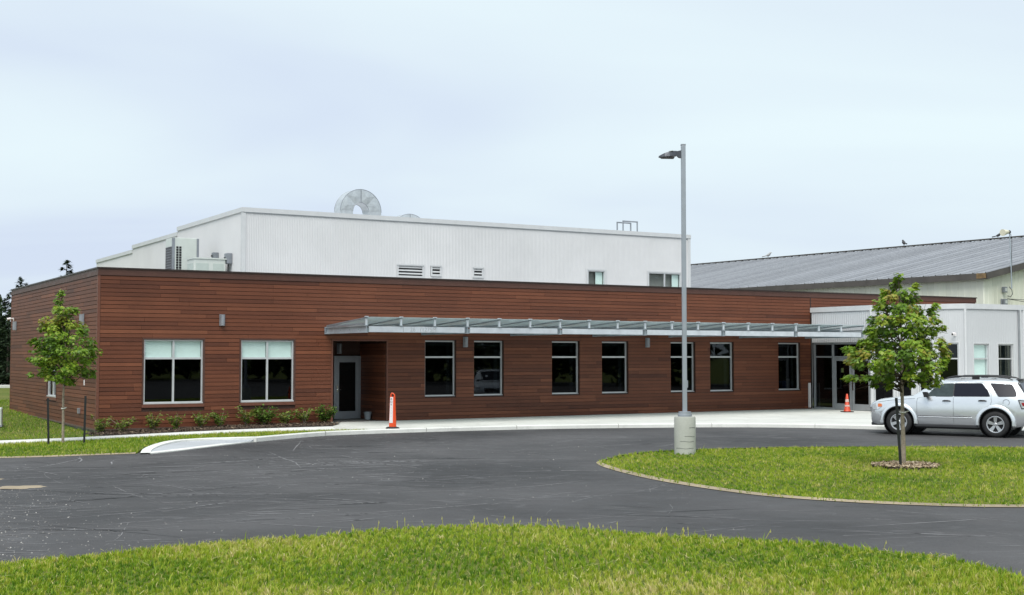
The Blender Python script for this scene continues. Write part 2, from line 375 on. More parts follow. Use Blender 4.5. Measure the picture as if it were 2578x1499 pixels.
# ---------------------------------------------------------------- ground
def drop(x):
    t = min(1.0, max(0.0, (-7.0 - x) / 6.0)); return -0.10 * t*t*(3-2*t)
def polymesh(name, pts, zf, mat, thick=0.0, step=1.0, kind='structure', parent=None, cuts=None):
    bm = bmesh.new(); vs = [bm.verts.new((p[0], p[1], 0)) for p in pts]; bm.faces.new(vs)
    xs = [p[0] for p in pts]; ys = [p[1] for p in pts]
    if step:
        x = math.floor(max(min(xs), -60)/step)*step
        while x < min(max(xs), 60):
            bmesh.ops.bisect_plane(bm, geom=bm.verts[:]+bm.edges[:]+bm.faces[:], plane_co=(x, 0, 0), plane_no=(1, 0, 0)); x += step
        y = math.floor(max(min(ys), -40)/step)*step
        while y < min(max(ys), 110):
            bmesh.ops.bisect_plane(bm, geom=bm.verts[:]+bm.edges[:]+bm.faces[:], plane_co=(0, y, 0), plane_no=(0, 1, 0)); y += step
    bmesh.ops.triangulate(bm, faces=bm.faces[:])
    if thick:
        top = bm.faces[:]
        r = bmesh.ops.extrude_face_region(bm, geom=top)
        low = {v for v in r['geom'] if isinstance(v, bmesh.types.BMVert)}
        for v in bm.verts:
            z = zf(v.co.x, v.co.y); v.co.z = z - thick if v in low else z
    else:
        for v in bm.verts: v.co.z = zf(v.co.x, v.co.y)
    bmesh.ops.recalc_face_normals(bm, faces=bm.faces)
    if not thick:
        for f in bm.faces:
            if f.normal.z < 0: f.normal_flip()
    me = bpy.data.meshes.new(name); bm.to_mesh(me); bm.free(); me.materials.append(mat)
    o = link(bpy.data.objects.new(name, me)); o.parent = parent
    if kind: o['kind'] = kind
    return o
def smooth_curve(pts, n=6, closed=False):
    out = []; N = len(pts)
    for i in range(N if closed else N-1):
        g = lambda k: Vector(pts[k % N]) if closed else Vector(pts[min(max(k, 0), N-1)])
        p0, p1, p2, p3 = g(i-1), g(i), g(i+1), g(i+2)
        for j in range(n):
            t = j/n; out.append(tuple(0.5*((2*p1) + (p2-p0)*t + (2*p0-5*p1+4*p2-p3)*t*t + (3*p1-p0-3*p2+p3)*t**3)))
    if not closed: out.append(tuple(pts[-1]))
    return out
def in_poly(x, y, poly):
    poly = np.asarray(poly)[:, :2]; inside = np.zeros(len(x), bool); n = len(poly); j = n-1
    for i in range(n):
        xi, yi = poly[i]; xj, yj = poly[j]
        c = ((yi > y) != (yj > y)) & (x < (xj-xi)*(y-yi)/(yj-yi+1e-12)+xi); inside ^= c; j = i
    return inside

# base terrain out to the horizon
tag(polymesh('ground', [(-1500, -1500), (1500, -1500), (1500, 1500), (-1500, 1500)], lambda x, y: -0.42, M['soil'], step=0), 'flat grassy land reaching the horizon', 'ground')
ZA = -0.12
polymesh('asphalt_driveway', [(-70, -20), (60, -20), (60, 46), (2, 46), (-6, 41), (-9.5, 33), (-70, 33)], lambda x, y: ZA + drop(x), M['asphalt'], step=2.0)
ASPH = [(-6.95, 34.25), (-5.59, 36.61), (-4.6, 37.48), (-3.29, 38.3), (-1.0, 39.45), (1.49, 40.38), (5.3, 41.1), (7.4, 41.2), (9.12, 40.98), (10.93, 40.3), (12.38, 39.42), (14.14, 38.1), (15.6, 36.4), (17.2, 33.8), (19.5, 29.0)]
KERB = smooth_curve([(p[0], p[1], 0) for p in ASPH], 6)
def offset(curve, d):
    out = []
    for i, p in enumerate(curve):
        a = Vector(curve[max(0, i-1)]); b = Vector(curve[min(len(curve)-1, i+1)]); t = (b-a); t.z = 0; t.normalize()
        out.append((p[0] - t.y*d, p[1] + t.x*d, p[2]))
    return out
def ribbon(name, a, b, mat, z_a, z_b, thick=0.0, parent=None, kind='structure'):
    m = MB(); n = len(a)
    va = [(p[0], p[1], z_a(p)) for p in a]; vb = [(p[0], p[1], z_b(p)) for p in b]
    m.add(va + vb, [(i, i+1, n+i+1, n+i) for i in range(n-1)])
    if thick:
        vc = [(p[0], p[1], p[2]-thick) for p in va]; m.add(va + vc, [(i, n+i, n+i+1, i+1) for i in range(n-1)])
        vd = [(p[0], p[1], p[2]-thick) for p in vb]; m.add(vb + vd, [(i, i+1, n+i+1, n+i) for i in range(n-1)])
    o = m.build(name, mat, parent)
    if kind: o['kind'] = kind
    return o
# kerb: bevelled step between asphalt and pavement
kin = offset(KERB, 0.16)
ribbon('kerb', offset(KERB, 0.02), kin, M['kerb'], lambda p: drop(p[0]) + 0.004, lambda p: drop(p[0]) + 0.004, 0.3)
kerb_o = bpy.data.objects['kerb']; acc = 0.0
for i in range(1, len(KERB)-1):
    acc += (Vector(KERB[i])-Vector(KERB[i-1])).length
    if acc > 3.0:
        acc = 0.0; t_ = (Vector(KERB[i+1])-Vector(KERB[i-1])).normalized(); n_ = Vector((-t_.y, t_.x, 0)); c_ = Vector(KERB[i]) + n_*0.085; c_.z = drop(c_.x) - 0.05
        MB().obox(c_, t_*0.006, n_*0.092, (0, 0, 0.0565)).build('kerb_joint', M['foundation'], kerb_o)
ribbon('kerb_edge', KERB, offset(KERB, 0.02), M['kerb'], lambda p: drop(p[0]) - 0.02, lambda p: drop(p[0]) + 0.0035, 0.28)
# pavement slab in front of the entrance
pav = [BL(7.3, 0.3)[:2], (-5.59, 39.35), (-5.38, 37.88), (-4.35, 38.22)] + [(p[0], p[1]) for p in kin[16:]] + [(24, 33), (30, 52), BL(40, 0.3)[:2]]
pav = [tuple(p) for p in pav]
polymesh('pavement', pav, lambda x, y: drop(x) * 0.3 - 0.002, M['concrete'], 0.25, step=4.0)
PT = smooth_curve([(-34, 31.0, 0), (-26, 31.4, 0), (-20, 32.1, 0), (-16.5, 33.2, 0), (-13.87, 34.43, 0), (-11.85, 35.95, 0), (-10.3, 36.9, 0), (-8.61, 37.75, 0), (-7.2, 38.55, 0), (-5.59, 39.5, 0)], 4)
PB = smooth_curve([(-34, 29.9, 0), (-26, 30.3, 0), (-19.6, 31.0, 0), (-16.0, 32.15, 0), (-13.49, 33.49, 0), (-11.45, 34.91, 0), (-9.96, 35.84, 0), (-8.32, 36.62, 0), (-6.9, 37.3, 0), (-5.3, 38.0, 0)], 4)
ribbon('footpath', PB, PT, M['kerb'], lambda p: drop(p[0]) + 0.006, lambda p: drop(p[0]) + 0.006, 0.2)
# shallow concrete spill apron with a raised rim at the end of the kerb
ARC = smooth_curve([(-8.80, 30.28, 0), (-9.02, 31.32, 0), (-9.05, 32.5, 0), (-8.8, 33.5, 0), (-8.22, 34.02, 0), (-7.5, 34.22, 0), (-6.95, 34.42, 0)], 6)
FRONT = smooth_curve([(-8.60, 30.25, 0), (-8.35, 30.7, 0), (-8.1, 31.2, 0), (-7.85, 31.85, 0), (-7.55, 32.65, 0), (-7.25, 33.45, 0), (-6.95, 34.25, 0)], 6)
rise = lambda i, n: min(1.0, i / (n * 0.45))
def arcz(p, hi=0.0):
    t = min(1.0, max(0.0, (p[1] - 30.28) / 2.9)); return drop(p[0]) + ZA + 0.03 + (0.09 + hi) * t
ribbon('spill_apron', FRONT, offset(ARC, -0.16), M['apron'], lambda p: drop(p[0]) + ZA + 0.015, lambda p: arcz(p, -0.02) - 0.02, 0.0)
ribbon('apron_rim', offset(ARC, -0.18), offset(ARC, 0.05), M['kerb'], lambda p: arcz(p), lambda p: arcz(p, 0.01), 0.2)
ribbon('apron_lip', FRONT, offset(FRONT, 0.24), M['kerb'], lambda p: drop(p[0]) + ZA + 0.022, lambda p: drop(p[0]) + ZA + 0.034, 0.1)

# lawns
STRIP = [(-34, 29.9), (-26, 30.3), (-19.6, 31.0), (-16.0, 32.15), (-13.49, 33.49), (-11.45, 34.91), (-9.96, 35.84), (-8.32, 36.62), (-6.9, 37.3), (-5.3, 38.0), (-4.3, 38.2), (-4.45, 37.75), (-5.75, 36.72), (-7.05, 34.5), (-7.5, 34.3), (-8.25, 34.1), (-8.86, 33.55), (-9.12, 32.5), (-9.1, 31.3), (-9.02, 30.5), (-10.55, 30.2), (-12.07, 29.99), (-20, 29.2), (-34, 28.0)]
VE = [(-34, 28.0), (-20, 29.2), (-12.07, 29.99), (-10.55, 30.2), (-9.02, 30.5)]
def seg_dist(x, y):
    d = 9.0
    for a, b in zip(VE[:-1], VE[1:]):
        ex_, ey_ = b[0]-a[0], b[1]-a[1]; t = min(1, max(0, ((x-a[0])*ex_+(y-a[1])*ey_)/(ex_*ex_+ey_*ey_))); d = min(d, math.hypot(x-a[0]-t*ex_, y-a[1]-t*ey_))
    return d
def strip_z(x, y): return drop(x) - 0.108 + 0.078*min(1.0, seg_dist(x, y)/1.0)
polymesh('verge_lawn', STRIP, strip_z, M['soil'], 0.3, step=0.5)
w1 = BL(0.1, 0.2); w2 = BL(0.1, 15.0)
BACK = [(p[0], p[1]) for p in PT[:24]] + [tuple(BL(-0.3, -1.9)[:2]), tuple(BL(0.1, 0.3)[:2]), tuple(w2[:2]), (-20, 55), (-20, 150), (-90, 150), (-90, 31)]
def back_z(x, y):
    return drop(x) - 0.03 + min(0.25, max(0.0, (y - 40) * 0.016))
polymesh('side_lawn', BACK, back_z, M['soil'], 0.3, step=4.0)
polymesh('far_road', [(-90, 82), (-18, 82), (-18, 90), (-90, 90)], lambda x, y: 0.26, M['concrete'], 0.2, step=0)
BED = [tuple(BL(-0.35, 0.05)[:2]), tuple(BL(-0.45, -1.85)[:2]), (-10.3, 37.1), (-8.61, 37.95), (-7.2, 38.72), (-5.62, 39.6), tuple(BL(7.45, -1.0)[:2]), tuple(BL(7.45, 0.05)[:2])]
polymesh('planting_bed', BED, lambda x, y: drop(x) + 0.0, simple('bed_soil', (0.035, 0.024, 0.018), 0.95, var=0.3, scale=8), 0.2, step=1.5)
ISL = smooth_curve([(1.87, 27.2, 0), (2.16, 25.52, 0), (2.84, 23.43, 0), (3.9, 21.46, 0), (4.86, 20.51, 0), (6.15, 19.82, 0), (7.85, 19.5, 0), (11, 19.8, 0), (15, 21.6, 0), (17.6, 25, 0), (17, 28.6, 0), (15.2, 31, 0), (12.79, 31.85, 0), (10.08, 32.05, 0), (7.61, 31.95, 0), (5.52, 31.5, 0), (3.58, 30.57, 0), (2.56, 29.35, 0), (2.02, 28.1, 0)], 5, True)
def isl_z(x, y):
    d = math.hypot((x - 9.5) / 8, (y - 25.8) / 6.3); return -0.105 + 0.07 * max(0.0, 1 - d)
polymesh('island_lawn', [(p[0], p[1]) for p in ISL], isl_z, M['soil'], 0.3, step=1.0)
ISLc = ISL + [ISL[0]]
ribbon('island_sand_edge', offset(ISLc, -0.05), offset(ISLc, 0.06), M['sand'], lambda p: -0.110, lambda p: isl_z(p[0], p[1]) + 0.022)
LWN = [(-20, 9.0), (-13, 10.9), (-9, 12.2), (-5.47, 13.63), (-4.66, 14.13), (-4.24, 14.6), (-3.56, 15.18), (-2.81, 15.69), (-2.43, 15.97), (-1.61, 16.67), (-0.7, 16.99), (0.06, 17.09), (0.62, 16.99), (1.34, 16.42), (2.03, 15.89), (3.56, 15.33), (4.22, 14.67), (4.81, 14.0), (5.06, 12.62), (5.2, 11), (5.9, 8), (7.5, 3), (11, -8)]
def fore_z(x, y): return -0.09 + 0.02 * max(0.0, 17.4 - y) + 0.012 * math.sin(x*1.3) * math.cos(y*0.9)
polymesh('foreground_lawn', LWN + [(11, -14), (-20, -14)], fore_z, M['soil'], 0.3, step=1.0)
ve = smooth_curve([(-34, 28.0, 0), (-20, 29.2, 0), (-12.07, 29.99, 0), (-10.55, 30.2, 0), (-9.02, 30.48, 0)], 5)
ribbon('verge_sand_edge', offset(ve, -0.05), offset(ve, 0.08), M['sand'], lambda p: drop(p[0]) + ZA + 0.006, lambda p: strip_z(p[0], p[1]) + 0.012)

# ---------------------------------------------------------------- grass blades (real geometry, nobody could count them)
def noise2(x, y, seed):
    r = np.random.default_rng(seed); s = np.zeros_like(x)
    for k in range(7):
        a = r.uniform(0, 6.28); f = r.uniform(0.25, 1.1) * (1.5 ** (k/2)); s += np.sin((x*math.cos(a) + y*math.sin(a))*f + r.uniform(0, 6.28)) / (1 + k*0.35)
    return s / 3.2
def blades(name, poly, zf, n, bbox, h, w, label, seg=2, seed=1, dry=0.0, tuft=0.09):
    r = np.random.default_rng(seed)
    x = r.uniform(bbox[0], bbox[1], n); y = r.uniform(bbox[2], bbox[3], n); k = in_poly(x, y, poly); x, y = x[k], y[k]; n = len(x)
    x += r.normal(0, 0.035, n); y += r.normal(0, 0.035, n)
    z = np.array([zf(a, b) for a, b in zip(x, y)]) - 0.004
    pn = noise2(x, y, seed+3); pn2 = noise2(x*2.7, y*2.7, seed+9)
    hh = h * r.uniform(0.55, 1.25, n) * (1 + 0.28*pn2); tall = r.random(n) < 0.006; hh[tall] *= 2.1
    ww = w * r.uniform(0.7, 1.3, n)
    # tufts: blades gather round shared roots and share a tint and a lean
    cell = np.floor(x/tuft).astype(int)*7919 + np.floor(y/tuft).astype(int)*104729; _, inv = np.unique(cell, return_inverse=True); K = inv.max()+1
    tcx = (np.floor(x/tuft)+0.5)*tuft + r.uniform(-.5, .5, K)[inv]*tuft; tcy = (np.floor(y/tuft)+0.5)*tuft + r.uniform(-.5, .5, K)[inv]*tuft
    x += (tcx-x)*0.45; y += (tcy-y)*0.45; tt = r.normal(0, 0.17, K)[inv]; hh *= r.uniform(0.65, 1.35, K)[inv]
    az = r.uniform(0, 2*np.pi, n); lean = r.uniform(0.1, 0.75, n) * hh; la = r.uniform(0, 2*np.pi, n)
    dx, dy = np.cos(az)*ww/2, np.sin(az)*ww/2; lx, ly = np.cos(la)*lean, np.sin(la)*lean
    tone = np.clip(0.36 + 0.26*pn + 0.16*pn2 + r.normal(0, 0.12, n) + tt + (dry if np.isscalar(dry) else dry(x, y)), 0, 1)
    dead = r.random(n) < 0.07 + 0.1*np.clip(pn + pn2*0.6, 0, 1); tone[dead] = r.uniform(0.75, 1.0, dead.sum())
    if seg == 2:
        V = np.stack([np.c_[x-dx, y-dy, z], np.c_[x+dx, y+dy, z], np.c_[x+dx*.8+lx*.3, y+dy*.8+ly*.3, z+hh*.6], np.c_[x-dx*.8+lx*.3, y-dy*.8+ly*.3, z+hh*.6], np.c_[x+lx, y+ly, z+hh]], 1).reshape(-1, 3)
        b = np.arange(n)[:, None]*5; F = np.concatenate([b+[0, 1, 2], b+[0, 2, 3], b+[3, 2, 4]], 0); T = np.tile(tone, 3)
    else:
        V = np.stack([np.c_[x-dx, y-dy, z], np.c_[x+dx, y+dy, z], np.c_[x+lx, y+ly, z+hh]], 1).reshape(-1, 3)
        b = np.arange(n)[:, None]*3; F = b+[0, 1, 2]; T = tone
    o = np_mesh(name, V, F, 3, M['grass'], T); return tag(o, label, 'grass', kind='stuff')
blades('foreground_grass', LWN + [(11, -14), (-20, -14)], fore_z, 360000, (-8.5, 8.5, 9.0, 17.2), 0.052, 0.0095, 'rough yellow-green mown grass in the foreground', 2, 11, lambda x, y: 0.07 + 0.20*np.clip((13.2-y)/2.2, 0, 1)*np.clip(0.6+noise2(x*1.5, y*1.5, 77), 0, 1.3))
blades('island_grass', ISL, isl_z, 190000, (1.5, 18, 19.3, 32.2), 0.052, 0.015, 'mown grass on the rounded island of the driveway', 1, 12, 0.02, 0.14)
blades('verge_grass', STRIP, strip_z, 90000, (-19, -4, 29.5, 38.4), 0.06, 0.018, 'thin strip of grass between the footpath and the driveway', 1, 13, 0.03)
def bz(x, y): return back_z(x, y)
blades('side_grass', BACK, bz, 80000, (-28, -11, 31.5, 60), 0.06, 0.02, 'green grass beside the brown side wall', 1, 14, -0.22)
# dry clippings lying on the foreground grass
r = np.random.default_rng(31); n = 1500
m = MB()
for i in range(n):
    x, y = r.uniform(-6, 6), r.uniform(10, 16)
    if math.sin(x*1.7+y) + math.sin(y*2.3-x) < 0.35 and i % 4: continue
    if not in_poly(np.array([x]), np.array([y]), LWN + [(11, -14), (-20, -14)])[0]: continue
    a = r.uniform(0, 6.28); L = r.uniform(0.05, 0.2); z = fore_z(x, y) + r.uniform(0.04, 0.065)
    p = Vector((x, y, z)); d = Vector((math.cos(a)*L, math.sin(a)*L, r.uniform(-0.01, 0.025))); s = Vector((-math.sin(a), math.cos(a), 0))*0.003
    m.add([p-s, p+s, p+d*.5+s+Vector((0, 0, .012)), p+d*.5-s+Vector((0, 0, .012)), p+d], [(0, 1, 2), (0, 2, 3), (3, 2, 4)], float(r.uniform(.8, 1)))
for i in range(40):      # taller seed stalks along the far edge
    x = r.normal(0.4, 1.3); y = np.interp(x, [p[0] for p in LWN[3:19]], [p[1] for p in LWN[3:19]]) - abs(r.normal(0, 0.12)); z = fore_z(x, y); hgt = r.uniform(0.07, 0.15); lx_, ly_ = r.normal(0, 0.03, 2)
    m.add([(x-.003, y, z), (x+.003, y, z), (x+lx_+.003, y+ly_, z+hgt), (x+lx_-.003, y+ly_, z+hgt)], [(0, 1, 2, 3)], 0.75); m.add([(x+lx_-.008, y+ly_, z+hgt*.8), (x+lx_+.008, y+ly_, z+hgt*.8), (x+lx_, y+ly_, z+hgt*1.12)], [(0, 1, 2)], 0.9)
tag(m.build('dry_clippings', M['grass']), 'dry straw-coloured clippings lying on the foreground grass', 'clippings', kind='stuff')
# pebbles on the asphalt, sand patch
m = MB(); r = np.random.default_rng(5)
for i in range(1300):
    t = r.random()
    if t < 0.7: y = 13.6 + 9*r.random()**1.8; x = -0.42*y + abs(r.normal(0, 1.1)) - 0.3
    else: x, y = r.uniform(-12, 3), r.uniform(16, 33)
    if in_poly(np.array([x]), np.array([y]), LWN + [(11, -14), (-20, -14)])[0] or in_poly(np.array([x]), np.array([y]), STRIP)[0]: continue
    s = r.uniform(0.005, 0.016); z = ZA + drop(x)
    m.add([(x-s, y, z), (x, y-s*.8, z), (x+s*.9, y, z), (x, y+s, z), (x+s*.1, y, z+s*.9)], [(0, 1, 4), (1, 2, 4), (2, 3, 4), (3, 0, 4)], float(r.random()))
tag(m.build('loose_pebbles', M['pebble']), 'loose pale pebbles scattered over the left of the driveway', 'pebbles', kind='stuff')
# tyre scuffs: thin pale and dark marks worn into the asphalt
def scuffs(name, n, mat, label, seed, zoff):
    r = np.random.default_rng(seed); m = MB(); k = 0
    while k < n:
        x, y = r.uniform(-11, 9), 15 + 22*r.random()**1.2
        if x > -2 and r.random() < 0.55: continue
        L = 0.3 + 4.5*r.random()**2.4; a = r.normal(0.15, 0.5) if r.random() < 0.86 else r.uniform(0, 3.14); cur = r.normal(0, 0.25); w = r.uniform(0.006, 0.018)*(1 + (y > 24)*0.7)*(0.35 + 0.65*abs(math.cos(a)))
        pts = []; px, py, aa = x, y, a; N = 10
        for j in range(N+1):
            pts.append((px, py, aa)); px += math.cos(aa)*L/N; py += math.sin(aa)*L/N; aa += cur/N + r.normal(0, 0.04)
        P2 = np.array([(p[0], p[1]) for p in pts]); bad = in_poly(P2[:, 0], P2[:, 1], LWN + [(11, -14), (-20, -14)]) | in_poly(P2[:, 0], P2[:, 1], STRIP) | in_poly(P2[:, 0], P2[:, 1], ISL) | in_poly(P2[:, 0], P2[:, 1], pav)
        ap_ = np.any((P2[:, 0] > -9.3) & (P2[:, 0] < -6.7) & (P2[:, 1] > 29.9) & (P2[:, 1] < 34.5)) or np.any(P2[:, 1] > 37.2)
        if bad.any() or ap_: continue
        vs = []
        for j, (qx, qy, qa) in enumerate(pts):
            ww = w*(0.15 + math.sin(math.pi*j/N))*r.uniform(0.5, 1.2); z = ZA + drop(qx) + zoff
            vs += [(qx - math.sin(qa)*ww, qy + math.cos(qa)*ww, z), (qx + math.sin(qa)*ww, qy - math.cos(qa)*ww, z)]
        m.add(vs, [(2*j, 2*j+1, 2*j+3, 2*j+2) for j in range(N) if r.random() > 0.15]); k += 1
    tag(m.build(name, mat), label, 'scuff marks', kind='stuff')
scuffs('scuff_marks', 430, simple('pale_scuff', (0.21, 0.206, 0.21), 0.85, var=0.35, scale=6), 'thin pale tyre scuffs criss-crossing the asphalt driveway', 71, 0.0035)
scuffs('dark_scuff_marks', 60, simple('dark_scuff', (0.026, 0.026, 0.027), 0.7, var=0.3, scale=6), 'thin dark tyre marks on the asphalt driveway', 72, 0.0055)
def sand_patch(cx, cy, rx, ry, lab, seed):
    r = np.random.default_rng(seed); pts = []
    ph = r.uniform(0, 6, 4)
    for k in range(26):
        a = 2*math.pi*k/26; q = 1 + .18*math.sin(2*a+ph[0]) + .12*math.sin(5*a+ph[1]) + .1*math.sin(9*a+ph[2]) + r.uniform(-.06, .06); pts.append((cx + rx*q*math.cos(a), cy + ry*q*math.sin(a)))
    m = MB(); z = ZA + drop(cx)
    m.add([(cx, cy, z+0.02)] + [(cx+(p[0]-cx)*.6, cy+(p[1]-cy)*.6, z+0.014) for p in pts] + [(p[0], p[1], z+0.003) for p in pts],
          [(0, 1+i, 1+(i+1) % 26) for i in range(26)] + [(1+i, 27+i, 27+(i+1) % 26, 1+(i+1) % 26) for i in range(26)])
    tag(m.build('sand_patch', M['sand'], smooth=True), lab, 'sand', kind='stuff')
sand_patch(-8.75, 22.65, 0.42, 0.33, 'small spill of pale sand on the asphalt near the left edge', 3)
sand_patch(-9.95, 24.3, 0.22, 0.2, 'second smaller spill of sand at the left frame edge', 4)

# ---------------------------------------------------------------- brown low building
HW = 4.63
wing = thing('brown_building', 'long low building clad in reddish brown boards with a row of windows', 'building', C0, TH)
WINS = [('A', 1.37, 3.22, 0.73, 2.70), ('B', 4.44, 6.22, 0.73, 2.70)] + [('S', a, a+1.2, 0.79, 2.73) for a in (11.0, 12.93, 16.19, 18.41, 21.65, 23.61, 27.2)]
REC = (7.58, 9.53, 0.0, 2.69)
OPEN = [(a, b, c, d) for _, a, b, c, d in WINS] + [REC]
def wall_with_holes(m, x0, x1, z0, z1, holes, y0, y1, axis='X'):
    xs = sorted({x0, x1} | {min(max(h[i], x0), x1) for h in holes for i in (0, 1)})
    zs = sorted({z0, z1} | {min(max(h[i], z0), z1) for h in holes for i in (2, 3)})
    for i in range(len(xs)-1):
        cz = None
        for j in range(len(zs)-1):
            xm, zm = (xs[i]+xs[i+1])/2, (zs[j]+zs[j+1])/2
            if any(h[0] < xm < h[1] and h[2] < zm < h[3] for h in holes): continue
            if axis == 'X': m.box(xs[i], xs[i+1], y0, y1, zs[j], zs[j+1])
            else: m.box(y0, y1, xs[i], xs[i+1], zs[j], zs[j+1])
m = MB(); wall_with_holes(m, 0.0, 29.0, -0.03, HW, OPEN, 0.0, 0.2)
m.box(29.0, 39.3, 0.0, 0.2, 4.0, HW)
SW = (5.95, 7.6, 0.79, 2.73)
wall_with_holes(m, 0.2, 15.1, -0.03, HW, [SW], 0.0, 0.2, 'Y')
m.build('wall_core', M['backing'], wing)
m = MB(); m.box(0.2, 39.3, 14.9, 15.1, -0.03, HW); m.box(39.1, 39.3, 0.2, 14.9, -0.03, HW)
m.build('rear_wall', M['backing'], wing)
MB().box(0.2, 39.1, 0.2, 14.9, 4.2, 4.32).build('roof_deck', simple('grey_roof_membrane', (0.4, 0.4, 0.4), 0.9), wing)
m = MB(); m.box(0.03, 7.58, 0.03, 0.18, -0.5, -0.03); m.box(7.58, 29, 0.03, 0.18, -0.5, -0.031); m.box(0.03, 0.18, 0.18, 15.0, -0.5, -0.03); m.build('foundation', M['foundation'], wing)
MB().box(0.3, 29, 0.5, 14.8, -0.06, -0.02).build('floor', M['interior'], wing)
MB().box(0.3, 28.8, 5.0, 5.1, 0, 3.0).build('interior_partition', M['interior'], wing)
MB().box(0.2, 28.9, 0.2, 14.8, 3.0, 3.06).build('ceiling', M['interior'], wing)
# recess of the side door
m = MB()
m.box(7.40, 7.575, 0.2, 2.2, 0, 2.75); m.box(9.535, 9.71, 0.2, 2.2, 0, 2.75); m.box(7.40, 8.5, 2.15, 2.3, 0, 2.75); m.box(9.52, 9.71, 2.2, 2.3, 0, 2.75); m.box(8.5, 9.52, 2.16, 2.3, 2.2, 2.75)
m.build('recess_wall', M['backing'], wing)
MB().box(7.57, 9.54, 0.01, 2.15, 2.70, 2.76).build('recess_soffit', M['cap'], wing)
# boards
boards = []
rb = random.Random(3); EXP = HW / 37
def cut(x0, x1, z0, z1, holes):
    segs = [(x0, x1)]
    for h in holes:
        if h[2] < z1 - 0.01 and h[3] > z0 + 0.01:
            ns = []
            for a, b in segs:
                if h[1] <= a or h[0] >= b: ns.append((a, b)); continue
                if h[0] - a > 0.02: ns.append((a, h[0]))
                if b - h[1] > 0.02: ns.append((h[1], b))
            segs = ns
    return segs
def course(plane, x0, x1, z0, z1, holes, weight):
    x = x0 - rb.uniform(0, 3.0); tone = rb.gauss(0.5, 0.1)
    while x < x1:
        L = rb.choice([2.44, 3.05, 3.66, 3.66]); a, b = max(x, x0), min(x + L, x1)
        if b - a > 0.03:
            for s0, s1 in cut(a, b, z0, z1, holes):
                boards.append((plane, s0 + 0.003, s1 - 0.003, z0, z1, min(1, max(0, rb.gauss(0.47, 0.19))), weight(0.5*(s0+s1)) * (s1-s0)))
        x += L
TRIMH = [(a-0.05, b+0.05, c-0.13, d+0.05) for n_, a, b, c, d in WINS if n_ != 'S'] + [(a-0.01, b+0.01, c-0.01, d+0.01) for n_, a, b, c, d in WINS if n_ == 'S'] + [(7.53, 9.58, -1, 2.74)]
for k in range(37):
    z0, z1 = k*EXP + 0.001, (k+1)*EXP - 0.0145
    course('F', 0.05, 28.98, z0, z1, TRIMH, lambda x: (38.0/(38.0 + 0.51*x))**2)
    if k >= 32: course('F', 29.02, 39.25, z0, z1, [], lambda x: 0.25)
    course('L', 0.05, 15.05, z0, z1, [(SW[0]-0.05, SW[1]+0.05, SW[2]-0.13, SW[3]+0.05)], lambda x: 0.35*(38/(38+0.86*x))**2)
    if z1 < 2.69: course('Q', 0.05, 2.14, z0, z1, [], lambda x: 0.05)
boards.sort(key=lambda b: -b[6])
def board_box(m, b):
    pl, s0, s1, z0, z1, t, _ = b
    d = 0.022 + 0.004*t
    if pl == 'F': m.box(s0, s1, -d, -0.001, z0, z1, t)
    elif pl == 'L': m.box(-d, -0.001, s0, s1, z0, z1, t)
    else: m.box(9.53-d, 9.532, s0, s1, z0, z1, t)
for b in boards[:300]:
    m = MB(); board_box(m, b); m.build('board', M['board'], wing)
m = MB()
for b in boards[300:]: board_box(m, b)
o = m.build('boards', M['board'], wing); o['kind'] = 'stuff'
# trims and copings
MB().box(-0.035, 0.045, -0.035, 0.045, -0.02, HW).build('corner_trim', M['corner'], wing)
MB().box(-0.03, 0.02, 15.05, 15.13, -0.02, HW).build('corner_trim', M['corner'], wing)
MB().box(28.983, 29.017, -0.036, -0.001, -0.0, HW).build('expansion_joint', M['cap'], wing)
m = MB(); m.box(-0.045, 39.3, -0.045, 0.25, HW+0.002, HW+0.10); m.box(-0.045, 0.25, 0.251, 15.14, HW+0.002, HW+0.10); m.build('coping_trim', M['trim'], wing)
m = MB(); m.box(-0.03, 39.32, -0.03, 0.25, HW+0.102, HW+0.20); m.box(-0.03, 0.25, 0.252, 15.15, HW+0.102, HW+0.20); m.build('coping_face', M['trim'], wing)
m = MB(); m.box(-0.06, 39.36, -0.06, 0.27, HW+0.202, HW+0.245); m.box(-0.06, 0.27, 0.272, 15.2, HW+0.202, HW+0.245); m.build('coping_cap', M['cap'], wing)
m = MB(); m.box(-0.05, 7.5, -0.05, -0.001, -0.045, -0.0); m.box(-0.05, -0.001, 0.0, 15.1, -0.045, -0.0); m.box(9.6, 28.98, -0.04, -0.001, -0.02, -0.0); m.build('base_flashing', simple('brown_base_flashing', (0.12, 0.08, 0.065), 0.5), wing)
for a, b in ((7.53, 7.58), (9.53, 9.58)): MB().box(a, b, -0.034, 0.0, 0.0, 2.74).build('recess_trim', M['corner'], wing)
MB().box(7.58, 9.53, -0.034, 0.0, 2.69, 2.74).build('recess_trim', M['corner'], wing)

